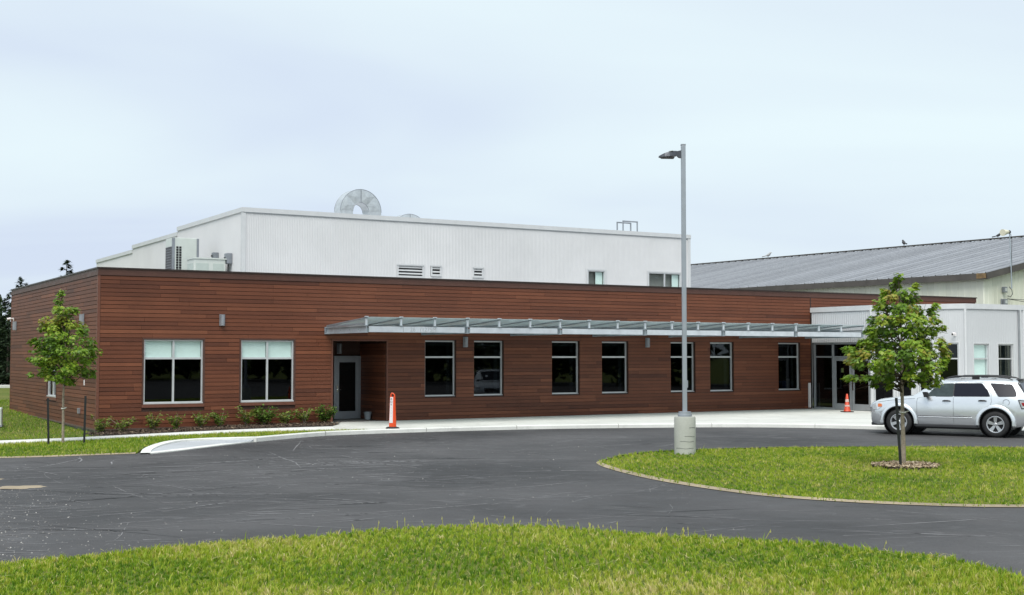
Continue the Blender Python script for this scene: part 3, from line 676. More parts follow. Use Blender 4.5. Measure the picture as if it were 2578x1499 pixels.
def window(parent, x0, x1, z0, z1, depth, vert=None, trans=2.13, blind_top=False, axis='F', ft=0.046, glass='glass_dark', fy=None, clear_top=False, trim=None):
    """framed window in a wall whose face is y=0 (axis F) or x=0 (axis L); returns the frame part"""
    y0, y1 = depth, depth + 0.09
    def bx(m, a, b, c, d, e, f):
        if axis == 'F': m.box(a, b, c, d, e, f)
        else: m.box(c, d, a, b, e, f)
        return m
    m = MB(); bx(m, x0, x0+ft, y0, y1, z0, z1); bx(m, x1-ft, x1, y0, y1, z0, z1); bx(m, x0+ft, x1-ft, y0, y1, z0, z0+ft); bx(m, x0+ft, x1-ft, y0, y1, z1-ft, z1)
    fr = m.build('window', M['alu'], parent)
    bx(MB(), x0-0.01, x1+0.01, y0-0.045, y0-0.001, z0-0.02, z0+0.02).build('sill', M['alu'], fr)
    xs = [x0+ft, x1-ft]
    if vert:
        bx(MB(), vert-0.03, vert+0.03, y0+0.002, y1-0.002, z0+ft, z1-ft).build('mullion', M['alu'], fr); xs = [x0+ft, vert-0.03, vert+0.03, x1-ft]
    zs = [(z0+ft, z1-ft)]
    if trans:
        for i in range(0, len(xs), 2): bx(MB(), xs[i], xs[i+1], y0+0.004, y1-0.004, trans-0.03, trans+0.03).build('transom', M['alu'], fr)
        zs = [(z0+ft, trans-0.03), (trans+0.03, z1-ft)]
    for i in range(0, len(xs), 2):
        for k, (a, b) in enumerate(zs):
            g = M['glass_clear'] if (blind_top and k == 1) else M[glass]
            bx(MB(), xs[i], xs[i+1], y0+0.045, y0+0.051, a, b).build('pane', g, fr)
            if blind_top and k == 1: bx(MB(), xs[i]+0.01, xs[i+1]-0.01, y0+0.085, y0+0.088, a, b).build('blind', M['blind'], fr)
    return fr
for i, (n_, a, b, c, d) in enumerate(WINS):
    if n_ != 'S':
        fr = window(wing, a+0.005, b-0.005, c+0.005, d-0.005, 0.02, vert=0.5*(a+b), trans=2.12, blind_top=True, glass='glass_dark')
        m = MB(); m.box(a-0.05, a, -0.036, 0.0, c, d+0.05); m.box(b, b+0.05, -0.036, 0.0, c, d+0.05); m.box(a, b, -0.036, 0.0, d, d+0.05); m.build('window_trim', M['trim'], wing)
        MB().box(a-0.05, b+0.05, -0.040, 0.0, c-0.12, c-0.02).build('window_apron', M['corner'], wing)
    else:
        fr = window(wing, a+0.005, b-0.005, c+0.005, d-0.005, 0.09, trans=2.15)
        MB().box(b-0.20, b-0.07, 0.33, 0.36, c+0.07, d-0.07).build('curtain', M['curtain'], fr)
        MB().box(a+0.06, b-0.06, 0.28, 0.30, d-0.18, d-0.06).build('blind_box', M['curtain'], fr)
        if i == len(WINS)-1:
            MB().box(b-0.62, b-0.40, 0.4, 0.6, c+0.06, c+0.36).build('blue_box', M['bluebox'], fr)
            MB().box(b-0.28, b-0.21, 0.4, 0.5, c+0.06, c+0.45).build('white_box', M['sheet_white'], fr)
fr = window(wing, SW[0]+0.005, SW[1]-0.005, SW[2]+0.005, SW[3]-0.005, 0.02, vert=6.75, trans=2.12, axis='L')
m = MB(); m.box(-0.036, 0, SW[0]-0.05, SW[0], SW[2], SW[3]+0.05); m.box(-0.036, 0, SW[1], SW[1]+0.05, SW[2], SW[3]+0.05); m.box(-0.036, 0, SW[0], SW[1], SW[3], SW[3]+0.05); m.build('window_trim', M['trim'], wing)
MB().box(-0.040, 0.0, SW[0]-0.05, SW[1]+0.05, SW[2]-0.12, SW[2]-0.02).build('window_apron', M['corner'], wing)
# recessed glazed door
m = MB(); y = 2.06; m.box(8.50, 8.56, y, y+0.1, 0, 2.19); m.box(9.46, 9.515, y, y+0.1, 0, 2.19); m.box(8.56, 9.46, y, y+0.1, 2.13, 2.19)
door = m.build('door', M['door_grey'], wing)
m = MB(); y = 2.08; m.box(8.565, 8.70, y, y+0.05, 0.012, 2.125); m.box(9.32, 9.455, y, y+0.05, 0.012, 2.125); m.box(8.70, 9.32, y, y+0.05, 0.012, 0.26); m.box(8.70, 9.32, y, y+0.05, 1.97, 2.125)
m.build('door_leaf', M['door_grey'], door); MB().box(8.70, 9.32, y+0.02, y+0.028, 0.26, 1.97).build('pane', M['glass_dark'], door)
m = MB(); m.box(8.61, 8.66, y-0.012, y-0.001, 0.92, 1.16); m.tube([(8.635, y-0.06, 1.02), (8.75, y-0.06, 1.02)], 0.012, 8); m.tube([(8.635, y-0.01, 1.02), (8.635, y-0.065, 1.02)], 0.012, 8)
m.build('handle', M['chrome'], door)
MB().box(8.5, 9.5, 2.0, 2.06, 0.001, 0.012).build('threshold', M['alu_dim'], door)
# small fittings fixed to the side wall
tag(MB().box(-0.10, -0.027, 2.13, 2.26, 0.38, 0.55).build('outlet_box', M['lampgrey'], None, loc=C0, rz=TH, bevel=0.006), 'small grey outlet box low on the brown side wall', 'outlet box')
tag(MB().box(-0.045, -0.027, 1.55, 1.65, 1.28, 1.45).build('wall_plate', M['sheet_white'], None, loc=C0, rz=TH, bevel=0.004), 'small white plate on the brown side wall near the corner', 'wall plate')
tag(MB().box(28.80, 28.87, -0.14, -0.04, 0.05, 1.07).build('door_operator_post', M['sheet_white'], None, loc=C0, rz=TH, bevel=0.008), 'slim white push-button post beside the entrance doors', 'post')

# wall lights
def wall_light(label, a, b, z, face):
    o = thing('wall_light', label, 'wall light', BL(a, b, z), TH + (0 if face == 'F' else -math.pi/2), 'grey wall lights')
    MB().box(-0.09, 0.09, -0.022, 0.0, -0.18, 0.18).build('back_plate', M['steel_dark'], o, bevel=0.005)
    pts = [(0.078*math.cos(t), -0.022 - 0.115*math.sin(t)) for t in [math.pi*k/10 for k in range(11)]]
    MB().prism(pts, -0.165, 0.165).build('housing', M['lampgrey'], o, smooth=True)
    MB().prism([(p[0]*.8, p[1]*.9) for p in pts], -0.172, -0.166).build('lens', M['sheet_white'], o)
    return o
wall_light('half-round grey wall light above and between the two wide windows', 3.81, -0.03, 3.32, 'F')
wall_light('grey wall light under the canopy between the first two narrow windows', 12.56, -0.03, 2.68, 'F')
wall_light('grey wall light under the canopy beside the fourth narrow window', 20.5, -0.03, 2.7, 'F')
wall_light('grey wall light inside the door recess above the door', 8.72, 2.14, 2.45, 'F')
wall_light('grey wall light on the brown side wall near the front corner', -0.03, 1.85, 3.33, 'L')
wall_light('grey wall light at the far end of the brown side wall', -0.03, 13.9, 3.38, 'L')
def dome_camera(label, loc, rz):
    o = thing('security_camera', label, 'camera', loc, rz)
    MB().box(-0.05, 0.05, -0.02, 0.0, -0.06, 0.06).build('mount', M['sheet_white'], o)
    MB().tube([(0, -0.02, 0.03), (0, -0.12, 0.03)], 0.025, 10).build('arm', M['sheet_white'], o)
    MB().tube([(-0.02, -0.10, 0.03), (-0.05, -0.24, 0.0)], 0.05, 12).build('housing', M['sheet_white'], o, smooth=True)
    MB().tube([(-0.05, -0.241, 0.0), (-0.052, -0.25, -0.002)], 0.035, 12).build('lens', M['black'], o)
dome_camera('white security camera above the far light of the brown side wall', BL(-0.03, 14.5, 3.65), TH - math.pi/2)
# ---------------------------------------------------------------- white corrugated hall behind
hall = thing('white_hall', 'tall white corrugated metal hall rising behind the brown building', 'building', C0, TH)
HX0, HX1, HY0, HY1, HT = 6.5, 27.44, 6.0, 29.5, 7.68
HWIN = [(21.84, 22.74, 4.95, 5.88), (25.09, 26.90, 4.95, 5.90)]
def corrugated(m, p0, p1, z0f, z1f, nrm, pitch=0.067, depth=0.012, holes=()):
    p0, p1, nrm = Vector(p0), Vector(p1), Vector(nrm); L = (p1-p0).length; d = (p1-p0)/L; n = max(1, int(round(L/pitch)))
    prof = [(0.0, 0), (0.30, 0), (0.45, 1), (0.75, 1), (0.95, 0)]
    s = []
    for i in range(n):
        for t, h in prof[:-1] if True else prof: s.append(((i+t)*L/n, h*depth))
    s.append((L, 0))
    for i in range(len(s)-1):
        mid = 0.5*(s[i][0]+s[i+1][0]); za, zb = z0f(mid), z1f(mid); spans = [(za, zb)]
        for h in holes:
            if h[0] < mid < h[1]: spans = [(za, h[2]), (h[3], zb)] if h[2] > za else [(h[3], zb)]
        for a, b in spans:
            if b - a < 0.01: continue
            q0 = p0 + d*s[i][0] + nrm*s[i][1]; q1 = p0 + d*s[i+1][0] + nrm*s[i+1][1]
            m.add([(q0.x, q0.y, a), (q1.x, q1.y, a), (q1.x, q1.y, b), (q0.x, q0.y, b)], [(0, 1, 2, 3)])
LOUV = [(12.78, 13.95, 5.28, 5.80), (14.27, 14.74, 5.38, 5.80), (16.18, 16.68, 5.38, 5.80)]
m = MB(); corrugated(m, (HX0, HY0, 0), (HX1, HY0, 0), lambda s: 4.25, lambda s: HT-0.1, (0, -1, 0), holes=[(a-HX0, b-HX0, c, d) for a, b, c, d in HWIN+LOUV])
m.build('front_cladding', M['white'], hall)
def step_top(y): return HT if y < 14.45 else (HT-0.21 if y < 22.0 else HT-0.42)
m = MB(); corrugated(m, (HX0, HY0, 0), (HX0, HY1, 0), lambda s: 4.25, lambda s: step_top(HY0+s)-0.1, (-1, 0, 0), pitch=0.1)
m.build('side_cladding', M['white'], hall)
m = MB(); m.box(HX1-0.06, HX1-0.01, HY0+0.05, HY1, 4.25, HT-0.45); m.box(HX0+0.05, HX1, HY1-0.06, HY1-0.01, 0, HT-0.45); m.box(HX0+0.03, HX1-0.06, HY0+0.08, HY1-0.1, HT-0.62, HT-0.5)
m.build('rear_shell', M['white'], hall)
for (a, b) in ((HY0, 14.45), (14.452, 22.0), (22.002, HY1)):
    z = step_top(0.5*(a+b)); MB().box(HX0-0.05, HX0+0.25, a - (0.05 if a == HY0 else 0), b, z-0.17, z).build('side_coping', M['coping'], hall)
MB().box(HX0+0.252, HX1+0.05, HY0-0.05, HY0+0.25, HT-0.17, HT).build('front_coping', M['coping'], hall)
MB().box(HX0+0.02, HX1+0.04, HY0-0.035, HY0-0.02, HT-0.2, HT-0.171).build('coping_drip', M['alu_dim'], hall)
m = MB(); m.box(HX0-0.03, HX0+0.10, HY0-0.035, HY0-0.019, 4.25, HT-0.18); m.box(HX0-0.035, HX0-0.019, HY0-0.03, HY0+0.1, 4.25, HT-0.18); m.build('corner_flashing', M['coping'], hall)
m = MB(); m.box(HX1-0.11, HX1+0.03, HY0-0.035, HY0-0.019, 4.25, HT-0.18); m.build('corner_flashing', M['coping'], hall)
MB().box(HX0, HX1, HY0+0.2, HY0+0.25, 4.3, 7.3).build('inner_lining', M['interior'], hall)
for i, (a, b, c, d) in enumerate(HWIN):
    fr = window(hall, a, b, c, d, HY0-0.03, vert=(0.5*(a+b) if i else None), trans=None, glass='glass_clear')
    m = MB(); m.box(a-0.07, b+0.07, HY0-0.05, HY0-0.02, d, d+0.06); m.box(a-0.07, a, HY0-0.05, HY0-0.02, c, d); m.box(b, b+0.07, HY0-0.05, HY0-0.02, c, d); m.build('window_flashing', M['coping'], hall)
    MB().box(b-0.42, b-0.06, HY0+0.09, HY0+0.10, c+0.06, d-0.06).build('blind', M['blind'], fr)
for a, b, c, d in LOUV:
    m = MB(); t = 0.06; m.box(a, a+t, HY0-0.05, HY0+0.02, c, d); m.box(b-t, b, HY0-0.05, HY0+0.02, c, d); m.box(a+t, b-t, HY0-0.05, HY0+0.02, d-t, d); m.box(a+t, b-t, HY0-0.05, HY0+0.02, c, c+t*1.4)
    lv = m.build('louvre', M['coping'], hall)
    MB().box(a-0.03, b+0.03, HY0-0.07, HY0-0.052, d-0.03, d+0.02).build('head_flashing', M['coping'], lv)
    n = 3 if b-a > 1 else 2; hz = (d-c-2*t-0.03)/n
    for k in range(n):
        zc = c + t*1.4 + hz*(k+0.5); MB().obox(((a+b)/2, HY0-0.01, zc+hz*0.22), ((b-a)/2-t, 0, 0), (0, 0.03, 0.03), (0, -0.006, 0.006)).build('blade', M['coping'], lv)
    MB().box(a+t, b-t, HY0+0.02, HY0+0.03, c+t, d-t).build('dark_back', M['dark'], lv)

# curved sheet-metal ducts on the hall roof
def gooseneck(label, cx, y0, top, ro=0.90, ri=0.35, w=0.62, group='bent roof ducts'):
    o = thing('roof_duct', label, 'duct', BL(cx, y0, top-ro), TH, group); base = 7.15 - (top-ro)
    n = 24; rad = [math.pi*k/n for k in range(n+1)]
    def ring(m, r, y0, y1):
        vs = [(r*math.cos(t), y, r*math.sin(t)) for t in rad for y in (y0, y1)]; m.add(vs, [(2*i, 2*i+2, 2*i+3, 2*i+1) for i in range(n)])
        for sx in (1, -1): m.add([(sx*r, y0, base), (sx*r, y1, base), (sx*r, y1, 0), (sx*r, y0, 0)], [(0, 1, 2, 3)])
    m = MB(); ring(m, ro, 0, w); m.build('outer_wrap', M['galv'], o, smooth=True)
    m = MB(); ring(m, ri, 0, w); m.build('throat_wrap', M['galv'], o, smooth=True)
    for yy, s in ((0.0, -1), (w, 1)):
        m = MB(); rm = 0.5*(ro+ri)
        for q in range(4):      # cross-broken sheets, slightly peaked in the middle
            ts = [math.pi*(q + k/6)/4 for k in range(7)]; tm = math.pi*(q+0.5)/4
            out = [(ro*math.cos(t), yy, ro*math.sin(t)) for t in ts]; inn = [(ri*math.cos(t), yy, ri*math.sin(t)) for t in ts[::-1]]
            vs = out + inn + [(rm*math.cos(tm), yy + s*0.035*(1 if q % 2 else 0.6), rm*math.sin(tm))]; N = len(out)+len(inn)
            m.add(vs, [(i, (i+1) % N, N) for i in range(N)])
        for sx in (1, -1): m.add([(sx*ri, yy, base), (sx*ro, yy, base), (sx*ro, yy, 0), (sx*ri, yy, 0)], [(0, 1, 2, 3)])
        m.build('cheek', M['galv'], o)
        m = MB(); m.bar((0, yy+s*0.01, ri), (0, yy+s*0.01, ro), 0.02, 0.02, (0, 1, 0)); m.build('seam', M['steel_dark'], o)
        m = MB(); m.tube([(ro*math.cos(t), yy, ro*math.sin(t)) for t in rad], 0.012, 6); m.tube([(ri*math.cos(t), yy, ri*math.sin(t)) for t in rad], 0.01, 6); m.build('edge_seam', M['steel_dark'], o)
gooseneck('large bent galvanised duct arching above the white hall roof', 12.12, 8.0, 8.95)
gooseneck('second bent duct farther back, only its top above the white roof edge', 17.28, 14.0, 8.82)
v = thing('roof_vent', 'low flat white vent cap on the white hall roof edge', 'vent', BL(19.6, 7.5, 7.18), TH)
MB().box(-0.15, 0.15, -0.15, 0.15, 0, 0.52).build('stack', M['coping'], v)
MB().lathe([(0.0, 0.62), (0.18, 0.61), (0.33, 0.56), (0.34, 0.52), (0.0, 0.52)], 20).build('cap', M['coping'], v, smooth=True)
def hatch_rail(label, a, b, y, zt):
    o = thing('hatch_rail', label, 'rail', BL(a, y, 7.18), TH, 'hatch rails on the white roof')
    for x in (0, b-a): MB().tube([(x, 0, 0), (x, 0, zt-7.18)], 0.032, 8).build('post', M['steel_dark'], o)
    MB().tube([(-0.02, 0, zt-7.18), (b-a+0.02, 0, zt-7.18)], 0.032, 8).build('top_rail', M['steel_dark'], o)
    MB().tube([(0, 0, 0.4), (b-a, 0, 0.4)], 0.018, 8).build('mid_rail', M['steel_paint'], o)
hatch_rail('left of two galvanised hatch rails on the white roof', 24.35, 25.10, 7.3, 8.20)
hatch_rail('right, slightly taller galvanised hatch rail on the white roof', 25.9, 26.72, 9.0, 8.50)

# rooftop units on the low roof
def u_tall():
    o = thing('condensing_unit', 'tall pale air conditioning unit with dark grille on the low roof', 'air conditioner', BL(4.75, 9.0, 4.32), TH)
    W, D, Hh = 1.02, 0.98, 2.40
    MB().box(0, W, 0, D, 0.12, Hh).build('cabinet', M['hvac'], o, bevel=0.02)
    MB().box(-0.004, 0.09, -0.006, D*0.1, 0.12, Hh-0.01).build('corner_post', M['steel_dark'], o)
    MB().box(W-0.09, W+0.004, -0.006, 0.05, 0.12, Hh-0.01).build('corner_post', M['steel_dark'], o)
    MB().box(-0.012, -0.003, 0.1, D-0.05, 0.3, 2.05).build('coil_face', M['dark'], o)
    m = MB()
    for k in range(18): m.box(-0.022, -0.013, 0.1, D-0.05, 0.35+k*0.1, 0.35+k*0.1+0.014)
    for k in range(8): m.box(-0.0235, -0.0135, 0.1+k*0.11, 0.112+k*0.11, 0.3, 2.05)
    m.build('guard_grille', M['lampgrey'], o)
    for k in range(12):
        for j in range(2): MB().box(0.14+j*0.115, 0.225+j*0.115, -0.012, -0.004, 0.92+k*0.097, 0.997+k*0.097).build('vent_opening', M['dark'], o)
    m = MB(); m.box(0, W, 0.05, 0.15, 0, 0.12); m.box(0, W, D-0.15, D-0.05, 0, 0.12); m.build('base_rail', M['steel_dark'], o)
u_tall()
def u_low():
    o = thing('rooftop_unit', 'low boxy pale green rooftop unit next to the tall unit', 'air conditioner', BL(5.05, 7.2, 4.32), TH)
    W, D, Hh = 1.2, 0.9, 1.48
    MB().box(0, W, 0, D, 0.1, Hh).build('cabinet', M['hvac'], o, bevel=0.02)
    MB().box(0.08, 0.55, -0.015, -0.002, 0.2, Hh-0.16).build('front_panel', M['hvac_panel'], o); MB().box(0.72, 1.12, -0.015, -0.002, 0.2, Hh-0.16).build('front_panel', M['hvac_panel'], o)
    MB().box(-0.015, -0.002, 0.1, D-0.1, 0.2, Hh-0.16).build('side_panel', M['hvac_panel'], o)
    MB().box(-0.03, W+0.03, -0.03, D+0.03, Hh, Hh+0.05).build('lid', M['hvac'], o)
    m = MB(); m.box(0.60, 0.615, -0.02, -0.003, 0.6, 0.75); m.box(0.66, 0.675, -0.02, -0.003, 0.6, 0.75); m.build('latch', M['steel_dark'], o)
    MB().box(0, W, 0.05, 0.15, 0, 0.1).build('base_rail', M['steel_dark'], o)
u_low()
def disc_box(label, y, z, s, cond):
    o = thing('disconnect_box', label, 'electrical box', BL(HX0-0.02, y, z), TH, 'electrical boxes on the hall side wall')
    MB().box(-0.2, 0, -s/2, s/2, 0, s*1.1).build('box', M['steel_dark'], o, bevel=0.01)
    MB().tube([(-0.1, 0, 0), (-0.1, 0, -cond)], 0.025, 8).build('conduit', M['black'], o)
    MB().tube([(-0.21, 0.0, s*0.6), (-0.26, 0.0, s*0.6)], 0.03, 8).build('switch', M['black'], o)
disc_box('small electrical box on the white hall side wall', 8.9, 5.90, 0.27, 0.2)
disc_box('taller electrical box with drooping conduit on the white hall side wall', 7.3, 5.66, 0.36, 0.75)
tag(MB().box(HX0-0.1, HX0-0.02, 13.2, 13.5, 5.7, 6.2).build('wall_box', M['hvac'], None, loc=C0, rz=TH), 'small pale box on the hall side wall left of the tall unit', 'wall box')

# ---------------------------------------------------------------- glass canopy
can = thing('glass_canopy', 'long steel and frosted glass canopy over the narrow windows', 'canopy', BL(0, 0, 0), TH)
PRJ, CX0, CX1 = 3.2, 7.36, 28.75; NB, NP = 6, 18
zf0, zf1, zt, zw = 2.915, 3.135, 3.395, 3.20
xs = [CX0 + (CX1-CX0)*k/NP for k in range(NP+1)]; out = xs[::3]
for x in out:      # I-section outriggers
    m = MB(); L0, L1 = -PRJ, -0.03
    m.box(x-0.055, x+0.055, L0, L1, zf0, zf0+0.018); m.box(x-0.055, x+0.055, L0, L1, zf1-0.018, zf1); m.box(x-0.008, x+0.008, L0, L1, zf0+0.018, zf1-0.018)
    og = m.build('outrigger', M['steel_paint'], can)
    MB().box(x-0.09, x+0.09, -0.045, -0.028, zf0-0.01, zf1+0.01).build('wall_plate', M['steel_dark'], og)
    m = MB()
    for yy in (-2.6, -1.9, -1.2, -0.5):
        m.tube([(x-0.02, yy, zf0+0.11), (x+0.02, yy, zf0+0.11)], 0.018, 6)
    m.build('bolt', M['steel_dark'], og)
for i in range(NB):    # fascia channels between outriggers
    a, b = out[i]+0.06, out[i+1]-0.06
    m = MB(); m.box(a+0.03, b-0.05, -PRJ+0.02, -PRJ+0.035, zf0+0.022, zf1-0.022); m.box(a+0.03, b-0.05, -PRJ+0.035, -PRJ+0.10, zf0+0.022, zf0+0.034); m.box(a+0.03, b-0.05, -PRJ+0.035, -PRJ+0.10, zf1-0.034, zf1-0.022)
    fc = m.build('fascia_channel', M['fascia'], can)
    m = MB(); m.box(out[i+1]-0.115, out[i+1]-0.065, -PRJ+0.05, -PRJ+0.07, zf0+0.03, zf1-0.03); m.build('clip', M['steel_dark'], fc)
for yy in (-2.35, -1.5, -0.7):
    for i in range(NB): MB().box(out[i]+0.01, out[i+1]-0.01, yy-0.035, yy+0.035, zf0+0.06, zf0+0.14).build('purlin', M['steel_paint'], can)
for i, x in enumerate(xs):     # sloping glazing bars with their front posts
    m = MB(); m.bar((x, -PRJ-0.02, zt-0.02), (x, -0.04, zw-0.02), 0.05, 0.045)
    gb = m.build('glazing_bar', M['steel_dark'], can)
    MB().box(x-0.03, x+0.03, -PRJ+0.0, -PRJ+0.05, zf1, zt-0.045).build('post', M['fascia'], gb)
    MB().box(x-0.05, x+0.05, -PRJ-0.02, -PRJ+0.08, zf1+0.001, zf1+0.014).build('foot_plate', M['steel_paint'], gb)
    MB().box(x-0.045, x+0.045, -PRJ-0.05, -PRJ+0.06, zt+0.003, zt+0.03).build('cap', M['fascia'], gb)
    MB().bar((x, -PRJ+0.05, zf1+0.05), (x, -0.04, zf1+0.03), 0.035, 0.05).build('tie_rod', M['steel_dark'], gb)
for i in range(NP):
    a, b = xs[i]+0.027, xs[i+1]-0.027
    m = MB(); m.add([(a, -PRJ-0.04, zt-0.008), (b, -PRJ-0.04, zt-0.008), (b, -0.06, zw-0.008), (a, -0.06, zw-0.008), (a, -PRJ-0.04, zt+0.006), (b, -PRJ-0.04, zt+0.006), (b, -0.06, zw+0.006), (a, -0.06, zw+0.006)],
        [(0, 3, 2, 1), (4, 5, 6, 7), (0, 1, 5, 4), (1, 2, 6, 5), (2, 3, 7, 6), (3, 0, 4, 7)])
    m.build('glass_panel', M['canopy_glass'], can)
MB().box(CX0-0.05, CX1+0.05, -0.06, -0.026, zw-0.09, zw-0.055).build('wall_rail', M['steel_paint'], can)
def text_mesh(name, body, size, mat, parent, loc, rot, ext=0.001):
    cu = bpy.data.curves.new(name, 'FONT'); cu.body = body; cu.size = size; cu.extrude = ext; cu.align_x = 'CENTER'; cu.align_y = 'CENTER'
    t = link(bpy.data.objects.new(name, cu)); dg = bpy.context.evaluated_depsgraph_get(); me = bpy.data.meshes.new_from_object(t.evaluated_get(dg)); bpy.data.objects.remove(t)
    me.materials.append(mat); o = link(bpy.data.objects.new(name, me)); o.parent = parent; o.location = loc; o.rotation_euler = rot; return o
M['chalk'] = simple('grey_marker', (0.42, 0.44, 0.46), 0.8)
text_mesh('marker_writing', 'J    26   (1275M', 0.19, M['chalk'], can, (9.2, -PRJ+0.0185, 3.02), (R(90), 0, 0))

# ---------------------------------------------------------------- white entrance block
ent = thing('entrance_block', 'white metal entrance block with glazed doors at the right end', 'building', C0, TH)
EP = [(29.02, -0.06), (29.12, -3.25), (30.94, -6.31), (34.2, -6.42), (40.0, -6.6)]; ETOP = 4.2
def seg_frame(i):
    A, B = Vector(EP[i]+(0,)), Vector(EP[i+1]+(0,)); d = (B-A); L = d.length; d /= L; n = Vector((d.y, -d.x, 0))   # outward
    if n.dot(Vector((-1, -0.5, 0))) < 0: n = -n
    return A, d, n, L
def seg_root(i, name):
    A, d, n, L = seg_frame(i); o = bpy.data.objects.new(name, None)
    return A, d, n, L
class SegMB(MB):
    """boxes given as (s along wall, depth inwards, z)"""
    def __init__(s, i): super().__init__(); s.A, s.d, s.n, s.L = seg_frame(i)
    def sb(s, s0, s1, t0, t1, z0, z1):
        c = s.A + s.d*((s0+s1)/2) - s.n*((t0+t1)/2); c.z = (z0+z1)/2
        s.obox(c, s.d*(s1-s0)/2, s.n*(t1-t0)/2, Vector((0, 0, (z1-z0)/2))); return s
def seg_window(i, s0, s1, z0, z1, trans, mat='alu', blind=False, glass='glass_dark', ft=0.05, t=0.03):
    m = SegMB(i); m.sb(s0, s0+ft, t, t+0.1, z0, z1); m.sb(s1-ft, s1, t, t+0.1, z0, z1); m.sb(s0+ft, s1-ft, t, t+0.1, z0, z0+ft); m.sb(s0+ft, s1-ft, t, t+0.1, z1-ft, z1)
    fr = m.build('window', M[mat], ent)
    zs = [(z0+ft, trans-0.025), (trans+0.025, z1-ft)]
    SegMB(i).sb(s0+ft, s1-ft, t+0.003, t+0.097, trans-0.025, trans+0.025).build('transom', M[mat], fr)
    for a, b in zs:
        SegMB(i).sb(s0+ft, s1-ft, t+0.05, t+0.056, a, b).build('pane', M['glass_clear' if blind else glass], fr)
        if blind: SegMB(i).sb(s0+ft+0.01, s1-ft-0.01, t+0.1, t+0.103, a, b).build('blind', M['blind'], fr)
    return fr
# cladding of each wall, corrugated with openings
EH = {0: [(0.05, 3.19, -1, 2.74)], 1: [(0.08, 0.86, -1, 2.70), (1.02, 1.56, -1, 2.70), (1.82, 2.37, -1, 2.70), (2.56, 3.31, -1, 2.70)], 2: [(0.42, 1.27, 0.75, 2.66), (1.78, 2.65, 0.75, 2.66)], 3: []}
for i in range(4):
    A, d, n, L = seg_frame(i); m = MB(); corrugated(m, A, A+d*L, lambda s: 0.0, lambda s: ETOP-0.1, n, pitch=0.1 if i != 1 else 0.08, depth=0.02 if i == 0 else 0.005, holes=EH[i]); m.build('cladding', M['white2'], ent)
    m = SegMB(i); m.sb(-0.03, L+0.03, -0.05, 0.25, ETOP-0.2, ETOP); m.build('coping', M['coping'], ent)
    m = SegMB(i); m.sb(0, L, -0.028, -0.022, ETOP-0.225, ETOP-0.201); m.build('coping_drip', M['alu_dim'], ent)
    for h in EH[i]:
        if i in (1, 2):
            m = SegMB(i); m.sb(h[0]-0.05, h[0], -0.03, 0.03, max(0, h[2]), h[3]+0.05); m.sb(h[1], h[1]+0.05, -0.03, 0.03, max(0, h[2]), h[3]+0.05); m.sb(h[0], h[1], -0.03, 0.03, h[3], h[3]+0.05); m.build('opening_flashing', M['coping'], ent)
for i in (1, 2, 3):
    p = Vector(EP[i]+(0,)); MB().lathe([(0.055, 0.0), (0.055, ETOP-0.2)], 10, (p.x, p.y, 0)).build('corner_flashing', M['coping'], ent)
m = MB(); m.prism([(29.3, -0.1), (29.4, -3.1), (31.1, -6.05), (40, -6.35), (40, -0.1)], ETOP-0.35, ETOP-0.25); m.build('roof_deck', M['coping'], ent)
m = MB(); m.prism([(29.3, -0.1), (29.4, -3.1), (31.1, -6.05), (40, -6.35), (40, -0.1)], -0.06, 0.01); m.build('floor', M['interior'], ent)
MB().box(33.2, 33.3, -6.0, -0.1, 0.01, 3.8).build('interior_wall', M['interior'], ent)
# entrance glazing: sidelight, two door leaves, transom lights
m = SegMB(0)
for a, b in ((0.06, 0.14), (1.08, 1.16), (3.10, 3.19)): m.sb(a, b, 0.03, 0.15, 0, 2.73)
m.sb(0.14, 3.10, 0.03, 0.15, 2.66, 2.73); m.sb(0.14, 3.10, 0.03, 0.15, 2.12, 2.18); m.sb(0.14, 1.08, 0.03, 0.15, 0, 0.08)
fr = m.build('entrance_frame', M['alu_dim'], ent)
SegMB(0).sb(0.14, 1.08, 0.08, 0.088, 0.08, 2.12).build('pane', M['glass_dark'], fr)
for a, b in ((0.14, 1.08), (1.16, 3.10)): SegMB(0).sb(a, b, 0.08, 0.088, 2.18, 2.66).build('pane', M['glass_dark'], fr)
for a, b, hx in ((1.17, 2.10, 2.03), (2.13, 3.09, 2.20)):
    m = SegMB(0); m.sb(a, a+0.11, 0.05, 0.10, 0.015, 2.11); m.sb(b-0.11, b, 0.05, 0.10, 0.015, 2.11); m.sb(a+0.11, b-0.11, 0.05, 0.10, 0.015, 0.26); m.sb(a+0.11, b-0.11, 0.05, 0.10, 1.99, 2.11)
    dl = m.build('entrance_door', M['alu_dim'], ent); SegMB(0).sb(a+0.11, b-0.11, 0.07, 0.077, 0.26, 1.99).build('pane', M['glass_dark'], dl)
    SegMB(0).sb(hx-0.015, hx+0.015, -0.01, 0.02, 0.8, 1.35).build('pull_handle', M['chrome'], dl)
SegMB(0).sb(1.55, 1.67, 0.064, 0.068, 1.52, 1.70).build('door_sticker', simple('green_sticker', (0.10, 0.13, 0.04), 0.5), ent)
for h in EH[1]: seg_window(1, h[0]+0.004, h[1]-0.004, 0.08, 2.696, 2.09)
seg_window(2, 0.424, 1.266, 0.754, 2.656, 2.08, blind=True); fr = seg_window(2, 1.784, 2.646, 0.754, 2.656, 2.08)
SegMB(2).sb(2.35, 2.55, 0.3, 0.32, 0.8, 2.6).build('curtain', M['blind'], fr)
m = SegMB(2); m.sb(2.92, 2.97, -0.09, -0.035, 0.1, ETOP-0.2); m.build('downpipe', M['alu_dim'], ent); SegMB(2).sb(2.985, 3.06, -0.075, -0.03, 0.1, ETOP-0.2).build('downpipe', M['coping'], ent)
A, d, n, L = seg_frame(1); q = A + d*3.18 + n*0.03; w = BL(q.x, q.y, 3.02)
